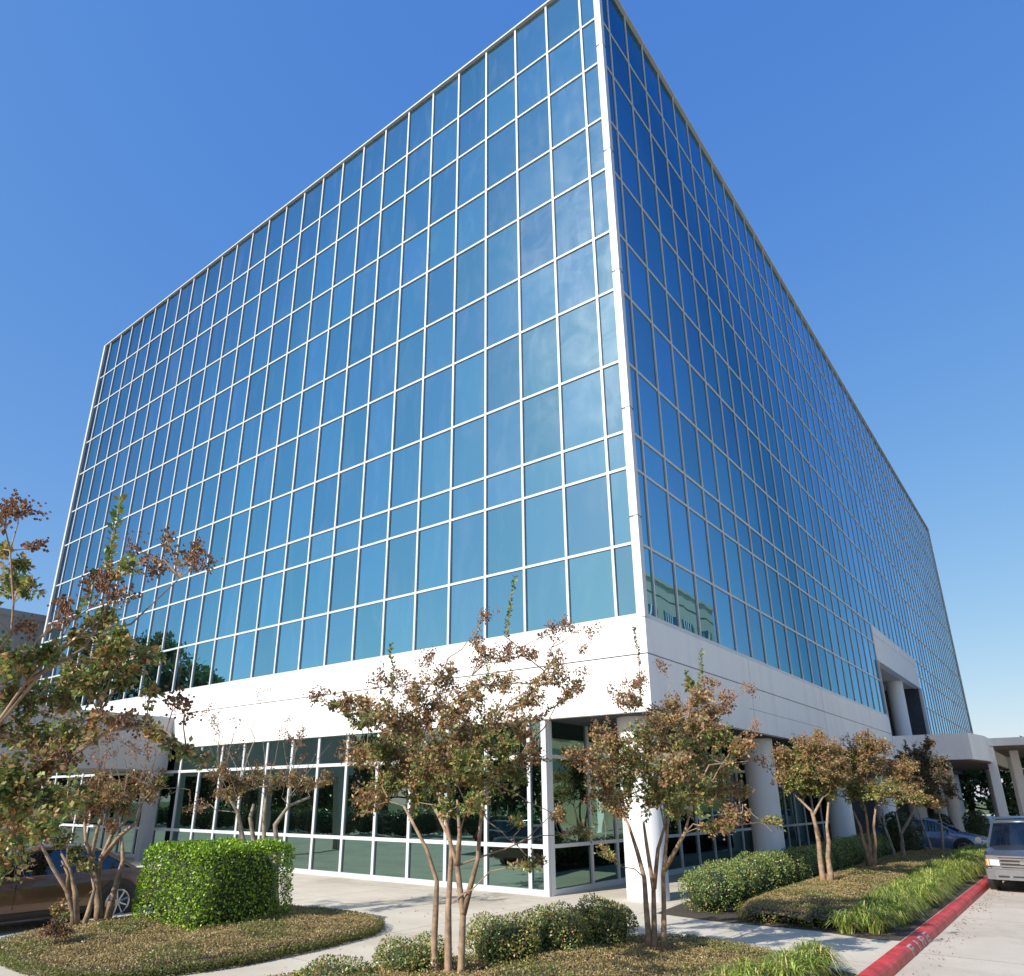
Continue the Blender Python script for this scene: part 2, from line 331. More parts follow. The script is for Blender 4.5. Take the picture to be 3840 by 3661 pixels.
# worn stencilled letters on the kerb's sloping face
def place(yy, t):        # t along the face from its foot
    a = Vector((4.981, yy, RD+.012)); b = Vector((4.965, yy, G0-.07)); c = Vector((4.915, yy, G0+.002)); e = Vector((4.87, yy, G0+.014))
    b1 = Vector((4.95, yy, G0-.03))
    if t < .06: p = a.lerp(b, t/.06)
    elif t < .10: p = b.lerp(b1, (t-.06)/.04)
    elif t < .15: p = b1.lerp(c, (t-.10)/.05)
    else: p = c.lerp(e, (t-.15)/.05)
    return (p.x+.004, p.y, p.z+.004)
lm = MB()
yy = -1.75
for ch in 'FIRE':
    S0 = {'F': [(0,0,.24,1),(.24,.78,1,1),(.24,.42,.8,.62)], 'I': [(.36,0,.64,1)], 'R': [(0,0,.24,1),(.24,.8,.9,1),(.76,.5,1,.85),(.24,.42,.85,.6),(.62,0,.88,.42)], 'E': [(0,0,.24,1),(.24,.8,1,1),(.24,.41,.8,.6),(.24,0,1,.2)]}[ch]
    for a, b, c, d_ in S0:
        ts = [b*.18] + [q for q in (.06, .10, .15) if b*.18 < q < d_*.18] + [d_*.18]
        for t0, t1 in zip(ts[:-1], ts[1:]):
            lm.face([place(yy+a*.3, t0), place(yy+c*.3, t0), place(yy+c*.3, t1), place(yy+a*.3, t1)])
    yy += .47
lt = lm.build('lettering', MAT['stencil'], kerb)
# asphalt parking bay kerbs on the left: low concrete kerb strip along the slanted edge
mb = MB()
edge = [(-9.4,-3.2),(-8.3,-7.2),(-7.8,-8.6),(-7.15,-10.2),(-6.2,-14),(-6.0,-30)]
for a, b in zip(edge[:-1], edge[1:]):
    a = Vector(a); b = Vector(b); nrm = Vector((-(b-a).y, (b-a).x)).normalized()*.15
    if nrm.x > 0: nrm = -nrm
    mb.prism([(a.x,a.y),(b.x,b.y),(b.x+nrm.x,b.y+nrm.y),(a.x+nrm.x,a.y+nrm.y)], -6.6, G0+.006)
struct('driveway_kerb', mb, MAT['kerb'])

# ---------------------------------------------------------------- office building
Mo = 1.4; NA, NB = 26, 51; LA, LB = NA*Mo, NB*Mo
Z = [0,1.9156,4.0244,5.0976,7.3072,9.7436,11.8726,14.3204,16.4602,18.9338,21.056,23.4648]
TOP = Z[-1]; BB = -2.28
off = empty('office_building', (-18, 35, G0), 'tall mirror glass office block with white mullion grid and white base band', 'building')
P_ = off
core = MB(); core.box((-LA+.1, .1, 0), (-.1, LB-.1, TOP-.1)); core.box((-LA+.1, .1, BB+.02), (-3.2, LB-.1, 0)); core.box((-LA+.1,.12,-6.5),(-3.1,LB-.1,BB+.02)); 
# cut the balcony recess by building the core round it
core = MB()
core.box((-LA+.1,.1,5.2),(-.1,LB-.1,TOP-.1)); core.box((-LA+.1,.1,-2.3),(-.1,28.3,5.2)); core.box((-LA+.1,42.6,-2.3),(-.1,LB-.1,5.2)); core.box((-LA+.1,28.3,-2.3),(-3.2,42.6,5.2))
core.box((-LA+.1,.14,-6.5),(-3.06,LB-.1,-2.3))
core.build('core_wall', MAT['core'], P_)
rf = MB(); rf.box((-LA+.05,.05,TOP-.1),(-.05,LB-.05,TOP-.02)); rf.build('roof', MAT['roof'], P_)
# vertical lines of the two facades (half bays at the ends)
XA = [0.0]+[-(.5+i)*Mo for i in range(NA)]+[-LA]
YB = [0.0]+[(.5+i)*Mo for i in range(NB)]+[LB]
ZL = [-1.95]+Z
REC0, REC1 = 28.7, 42.7            # recess along the right facade
yr0 = min(YB, key=lambda q: abs(q-REC0)); yr1 = min(YB, key=lambda q: abs(q-REC1))
mw, md = .037, .05
fa = MB()
for i, x in enumerate(XA[1:-1]):
    j = 0
    fa.box((x-mw, -md, 0), (x+mw, .03, TOP))
for z in Z[1:-1]: fa.box((-LA+.02, -md+.012, z-.036), (-.02, .028, z+.036))
fa.box((-LA+.02, -md-.01, -.05), (-.1, .03, .075))
fa.build('facade_frame', MAT['frame'], P_)
fb = MB()
for y in YB[1:-1]:
    z0 = 0 if y < yr0+.01 else (5.0976 if y < yr1-.01 else -1.95)
    fb.box((-.03, y-.034, z0), (.036, y+.034, TOP))
for z in Z[1:-1]:
    if z < 5:
        fb.box((-.028, .02, z-.036), (.026, yr0, z+.036)); fb.box((-.028, yr1, z-.036), (.026, LB-.02, z+.045))
    else: fb.box((-.028, .02, z-.036), (.026, LB-.02, z+.045))
fb.box((-.028, yr1, -.045), (.026, LB-.02, .045))
fb.box((-.03, .1, -.05), (md+.01, yr0, .075))
fb.build('facade_frame', MAT['frame'], P_)
# corner posts with joints at each storey
cp = MB()
cp.box((-.13,-.085,-.045),(.085,.02,TOP)); cp.box((.02,.02,-.045),(.085,.14,TOP)); cp.box((-.03,-.105,-.04),(.105,.03,TOP-.01)); cp.box((-.085,-.095,.08),(-.06,-.08,TOP-.02))
cp.build('corner_post', MAT['frame'], P_)
for z in (2.6, 5.75, 10.3, 14.95, 19.6): cj = MB(); cj.box((-.134,-.109,z),(.109,.144,z+.02)); cj.build('post_joint', MAT['joint'], P_)

cp = MB(); cp.box((-LA-.1,-.12,-2.28),(-LA+.1,.1,TOP)); cp.build('corner_post', MAT['frame'], P_)
cp = MB(); cp.box((-.1,LB-.1,-2.0),(.1,LB+.1,TOP)); cp.build('corner_post', MAT['frame'], P_)
pc = MB()
pc.box((-LA-.1,-.12,TOP),(.13,.25,TOP+.07)); pc.box((-.2,.25,TOP),(.13,LB+.1,TOP+.07)); 
pc.box((-LA-.12,LB-.25,TOP),(-.2,LB+.12,TOP+.07)); pc.box((-LA-.12,.25,TOP),(-LA+.2,LB-.25,TOP+.07))
pc.build('parapet_coping', MAT['frame'], P_)
# glass panes
def pane(face, a0, a1, z0, z1, dep, jitter=.0028, th=.02):
    t1, t2 = R_.uniform(-jitter, jitter), R_.uniform(-jitter, jitter); m = MB(); cx, cz = (a0+a1)/2, (z0+z1)/2
    pts = []
    for a, z in ((a0,z0),(a1,z0),(a1,z1),(a0,z1)):
        dd = dep+t1*(a-cx)+t2*(z-cz); pts.append((a, dd, z))
    if face == 'A': fr = [(a, d_, z) for a, d_, z in pts]; bk = [(a, d_+th, z) for a, d_, z in pts]
    elif face == 'Bm': fr = [(d_, a, z) for a, d_, z in pts]; bk = [(d_-th, a, z) for a, d_, z in pts]
    return fr, bk
def add_pane(m, fr, bk, flip):
    i = len(m.v); m.v += fr+bk
    F = [(0,1,2,3),(7,6,5,4),(0,4,5,1),(1,5,6,2),(2,6,7,3),(3,7,4,0)]
    for f in F: m.f.append(tuple(i+q for q in (f if not flip else reversed(f)))); m.mi.append(0)
panes = []
for i in range(len(XA)-1):
    x1, x0 = XA[i], XA[i+1]
    for k in range(len(Z)-1): panes.append(('A', x0, x1, Z[k], Z[k+1]))
for i in range(len(YB)-1):
    y0, y1 = YB[i], YB[i+1]
    rec = yr0-.01 <= y0 < yr1-.01; right = y0 >= yr1-.01
    for k in range(-1, len(Z)-1):
        if k < 0 and not right: continue
        z0 = -1.95 if k < 0 else Z[k]
        if rec and k < 3: continue
        panes.append(('Bm', y0, y1, z0, Z[k+1]))
def psize(p):
    c = Vector(((p[1]+p[2])/2, 0, (p[3]+p[4])/2)) if p[0] == 'A' else Vector((0, (p[1]+p[2])/2, (p[3]+p[4])/2))
    d_ = c-CAM; cosf = abs(d_.y if p[0] == 'A' else d_.x)/d_.length
    if (M.inverted() @ c).z > -.1: return 0
    q = M.inverted() @ c; vv = -q.y/q.z*FPX
    if vv > 3661/2+212.6+0: return 0
    return (p[2]-p[1])*(p[4]-p[3])*cosf/d_.length**2
panes.sort(key=psize, reverse=True)
rest = {'A': MB(), 'Bm': MB()}
for n_, p in enumerate(panes):
    fr, bk = pane(p[0], p[1], p[2], p[3], p[4], 0.0)
    if n_ < 100:
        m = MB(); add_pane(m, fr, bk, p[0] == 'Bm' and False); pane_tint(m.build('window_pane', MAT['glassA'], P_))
    else: add_pane(rest[p[0]], fr, bk, False)
allr = MB(); 
for key, mi in (('A', 0), ('Bm', 1)):
    o_ = len(allr.v); allr.v += rest[key].v; allr.f += [tuple(q+o_ for q in f) for f in rest[key].f]; allr.mi += [mi]*len(rest[key].f)
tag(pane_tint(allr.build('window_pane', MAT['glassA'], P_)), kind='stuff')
# white band with recessed panel seams
bd = MB()
def band_A(z0, z1): bd.box((-LA,-.09,z0),(.09,.30,z1))
def band_B(z0, z1, y1=yr0): bd.box((-.30,.30,z0),(.09,y1,z1))
for f_ in (band_A, band_B): f_(BB, -.945); f_(-.915, -.055)
bd.build('white_band', MAT['band'], P_)
sm = MB(); sm.box((-LA,-.06,-.945),(.06,.28,-.915)); sm.box((-.28,.28,-.945),(.06,yr0-.02,-.915))
for x in [-(6.3+i*8.4) for i in range(4)]: sm.box((x,-.094,BB+.01),(x+.012,-.08,-.95)); sm.box((x,-.094,-.91),(x+.012,-.08,-.06))
for y in (7.0, 15.4, 23.8): sm.box((.08,y,BB+.01),(.0925,y+.010,-.95)); sm.box((.08,y,-.91),(.0925,y+.010,-.06))
sm.box((.06,6.6,-1.62),(.093,14.9,-1.61))
sm.build('band_seam', MAT['joint'], P_)
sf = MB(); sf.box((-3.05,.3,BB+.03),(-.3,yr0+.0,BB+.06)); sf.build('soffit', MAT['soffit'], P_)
# recess above the entrance canopy
rc = MB()
rc.box((-.35,yr0+.04,3.07),(.05,yr1-.04,4.55)); rc.box((-.35,yr0+.04,4.575),(.05,yr1-.04,5.03)); rc.build('recess_lintel', MAT['band'], P_)
rs = MB(); rs.box((-3.2,yr0,3.10),(-.35,yr1,3.16)); rs.build('recess_soffit', MAT['soffit'], P_)
rw = MB(); rw.box((-3.2,yr0-.06,-2.28),(.1,yr0+.02,3.07)); rw.box((-3.2,yr1-.02,-2.28),(.1,yr1+.06,3.07)); rw.build('recess_jamb', MAT['frame'], P_)
m = MB(); add_pane(m, *pane('Bm', yr0+.02, yr1-.02, -2.2, 3.1, -3.12), False); m.build('recess_glazing', MAT['glassG'], P_)
m = MB()
yy = yr0+1.4
while yy < yr1-.3: m.box((-3.12,yy-.04,-2.2),(-3.04,yy+.04,3.1)); yy += 2.8
m.box((-3.12,yr0+.02,.9),(-3.045,yr1-.02,.98)); m.build('recess_frame', MAT['frame'], P_)
# round columns
COLX = -.85
for i, cy in enumerate((.97, 9.75, 19.4, 28.9, 38.3, 47.6, 57)):
    m = MB(); zt = BB+.03 if i < 3 else 3.12
    m.tube([(COLX,cy,G0-.05),(COLX,cy,G0+2.1)], .49, 40); m.tube([(COLX,cy,G0+2.108),(COLX,cy,zt)], .49, 40); m.tube([(COLX,cy,G0+2.09),(COLX,cy,G0+2.12)], .48, 40)
    o = m.build('column', MAT['column'], P_)
    for p in o.data.polygons: p.use_smooth = len(p.vertices) == 4
    try: o.data.set_sharp_from_angle(angle=math.radians(40))
    except Exception: pass
# storefront glazing: front run (y=.08) and the run set back under the arcade (x=-3)
SX = -2.95; HZ = [-6.28, -5.31, -3.18, BB]
sfm = MB()
xs = [SX-.12]+[x for x in XA[1:-1] if x < SX-.3]+[-LA+.1]
ys = [.2]+[y for y in YB[1:] if .9 < y < 28]+[yr0]
for x in xs[1:-1]: sfm.box((x-.05,.0,-6.3),(x+.05,.1,BB))
for z in HZ[1:3]: sfm.box((-LA+.1,.012,z-.05),(SX-.1,.1,z+.05))
sfm.box((-LA+.1,-.03,G0),(SX-.1,.12,-6.27)); 
sfm.build('storefront_frame', MAT['frame'], P_)
m = MB(); m.box((SX-.14,-.01,G0),(SX-.05,.1,BB)); m.box((SX-.09,-.04,G0),(SX+.03,.05,BB)); m.box((SX-.1,.05,G0),(SX+.05,.22,BB)); m.build('storefront_post', MAT['frame'], P_)
m = MB()
for y in ys[1:-1]: m.box((SX-.1,y-.045,-6.3),(SX,y+.045,BB+.03))
for z in HZ[1:3]: m.box((SX-.1,.2,z-.045),(SX-.012,yr0+2,z+.045))
m.box((SX-.12,.2,G0),(SX+.03,yr0+14,-6.27)); m.build('storefront_frame', MAT['frame'], P_)
sp = []
for i in range(len(xs)-1):
    for k in range(3): sp.append(('A', xs[i+1], xs[i], HZ[k], HZ[k+1], .05))
for i in range(len(ys)-1):
    for k in range(3): sp.append(('Bm', ys[i], ys[i+1], HZ[k], HZ[k+1], SX-.05))
sp.sort(key=lambda p: -(p[2]-p[1])*(p[4]-p[3])/((Vector(((p[1]+p[2])/2, 0, -4) if p[0] == 'A' else (SX, (p[1]+p[2])/2, -4))-CAM).length**2))
rr = MB()
for n_, p in enumerate(sp):
    fr, bk = pane(*p, jitter=.003)
    if n_ < 100: m = MB(); add_pane(m, fr, bk, False); m.build('storefront_pane', MAT['glassG'], P_)
    else: add_pane(rr, fr, bk, False)
if rr.f: tag(rr.build('storefront_pane', MAT['glassG'], P_), kind='stuff')
# entrance canopy on the left face
cl = MB(); cl.box((-27.5,-9.5,-3.12),(-21.1,-.09,-1.06)); lc = cl.build('left_canopy', MAT['greywall'], P_); lc.name = 'side_canopy'
for x, y in ((-21.3,-.5),(-21.3,-8.9),(-27.2,-8.9)):
    m = MB(); m.box((x-.18,y-.18,-6.5),(x+.18,y+.18,-3.1)); m.build('canopy_pier', MAT['greywall'], P_)
# entrance canopy on the right face with chamfered corner
cn = MB(); cn.prism([(.1,28.55),(3.55,28.55),(4.0,31.5),(4.0,44),(.1,44)], -2.33, -1.05); cn.build('entrance_canopy', MAT['band'], P_)
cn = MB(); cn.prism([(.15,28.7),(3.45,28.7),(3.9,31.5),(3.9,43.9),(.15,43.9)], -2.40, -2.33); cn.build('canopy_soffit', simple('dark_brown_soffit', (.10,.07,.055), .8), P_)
for x, y in ((1.2,37.5),(3.1,43)):
    m = MB(); m.tube([(x,y,RD),(x,y,-2.35)], .36, 28); m.build('canopy_column', MAT['column'], P_)

# ---------------------------------------------------------------- porte-cochere over the drop-off drive
pcz = empty('drop_off_canopy', (9, 37, RD), 'low flat white drop-off canopy on square posts right of the glass block', 'canopy')
m = MB(); m.box((3.72,33,-1.48),(15.5,45,-1.08)); m.build('roof_slab', MAT['band'], pcz)
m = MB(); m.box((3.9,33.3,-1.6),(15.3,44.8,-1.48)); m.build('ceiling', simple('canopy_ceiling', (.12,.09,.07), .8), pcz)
for x, y in ((3.95,33.4),(4.85,36.5),(14.9,33.4),(14.9,44.4),(4.2,44.4)):
    m = MB(); m.box((x-.2,y-.2,RD),(x+.2,y+.2,-1.5)); m.build('post', MAT['band'], pcz)

# ---------------------------------------------------------------- neighbouring buildings
gb = empty('grey_concrete_building', (-55, 12, RD), 'blank grey concrete building far left behind the foliage', 'building')
m = MB(); m.box((-75,-3,RD),(-42,45,6.4)); m.build('wall', MAT['greywall'], gb)
m = MB(); m.box((-75.2,-3.2,6.4),(-41.8,45.2,6.75)); m.build('parapet', MAT['greywall'], gb)
m = MB()
for y in (2, 10, 18): m.box((-42.02,y,2.5),(-41.97,y+5,4.2))
m.build('opening', MAT['joint'], gb)
cb = empty('cream_office_building', (42, 60, RD), 'cream office building mirrored low in the shaded glass beside the corner', 'building')
m = MB(); m.box((30,36,RD),(55,86.5,22.2)); m.build('wall', MAT['cream'], cb)
m = MB(); m.box((29.8,35.8,22.2),(55.2,86.7,22.6)); m.build('parapet', MAT['cream'], cb)
m = MB(); m.box((29.95,36,20.2),(30.05,86.5,20.28)); m.build('cornice_seam', MAT['joint'], cb)
for fl in range(5):
    for y in range(38, 84, 6):
        m = MB(); z = 15.3-fl*4.4; m.box((29.9,y,z),(30.1,y+4.2,z+3.1)); w_ = m.build('window', MAT['glassG'], cb)
        if fl < 2:
            m = MB()
            for q in range(1, 5): m.box((29.84,y+q*.84-.05,z),(29.9,y+q*.84+.05,z+3.1))
            m.box((29.85,y,z+1.5),(29.9,y+4.2,z+1.6)); m.build('frame', MAT['frame'], w_)
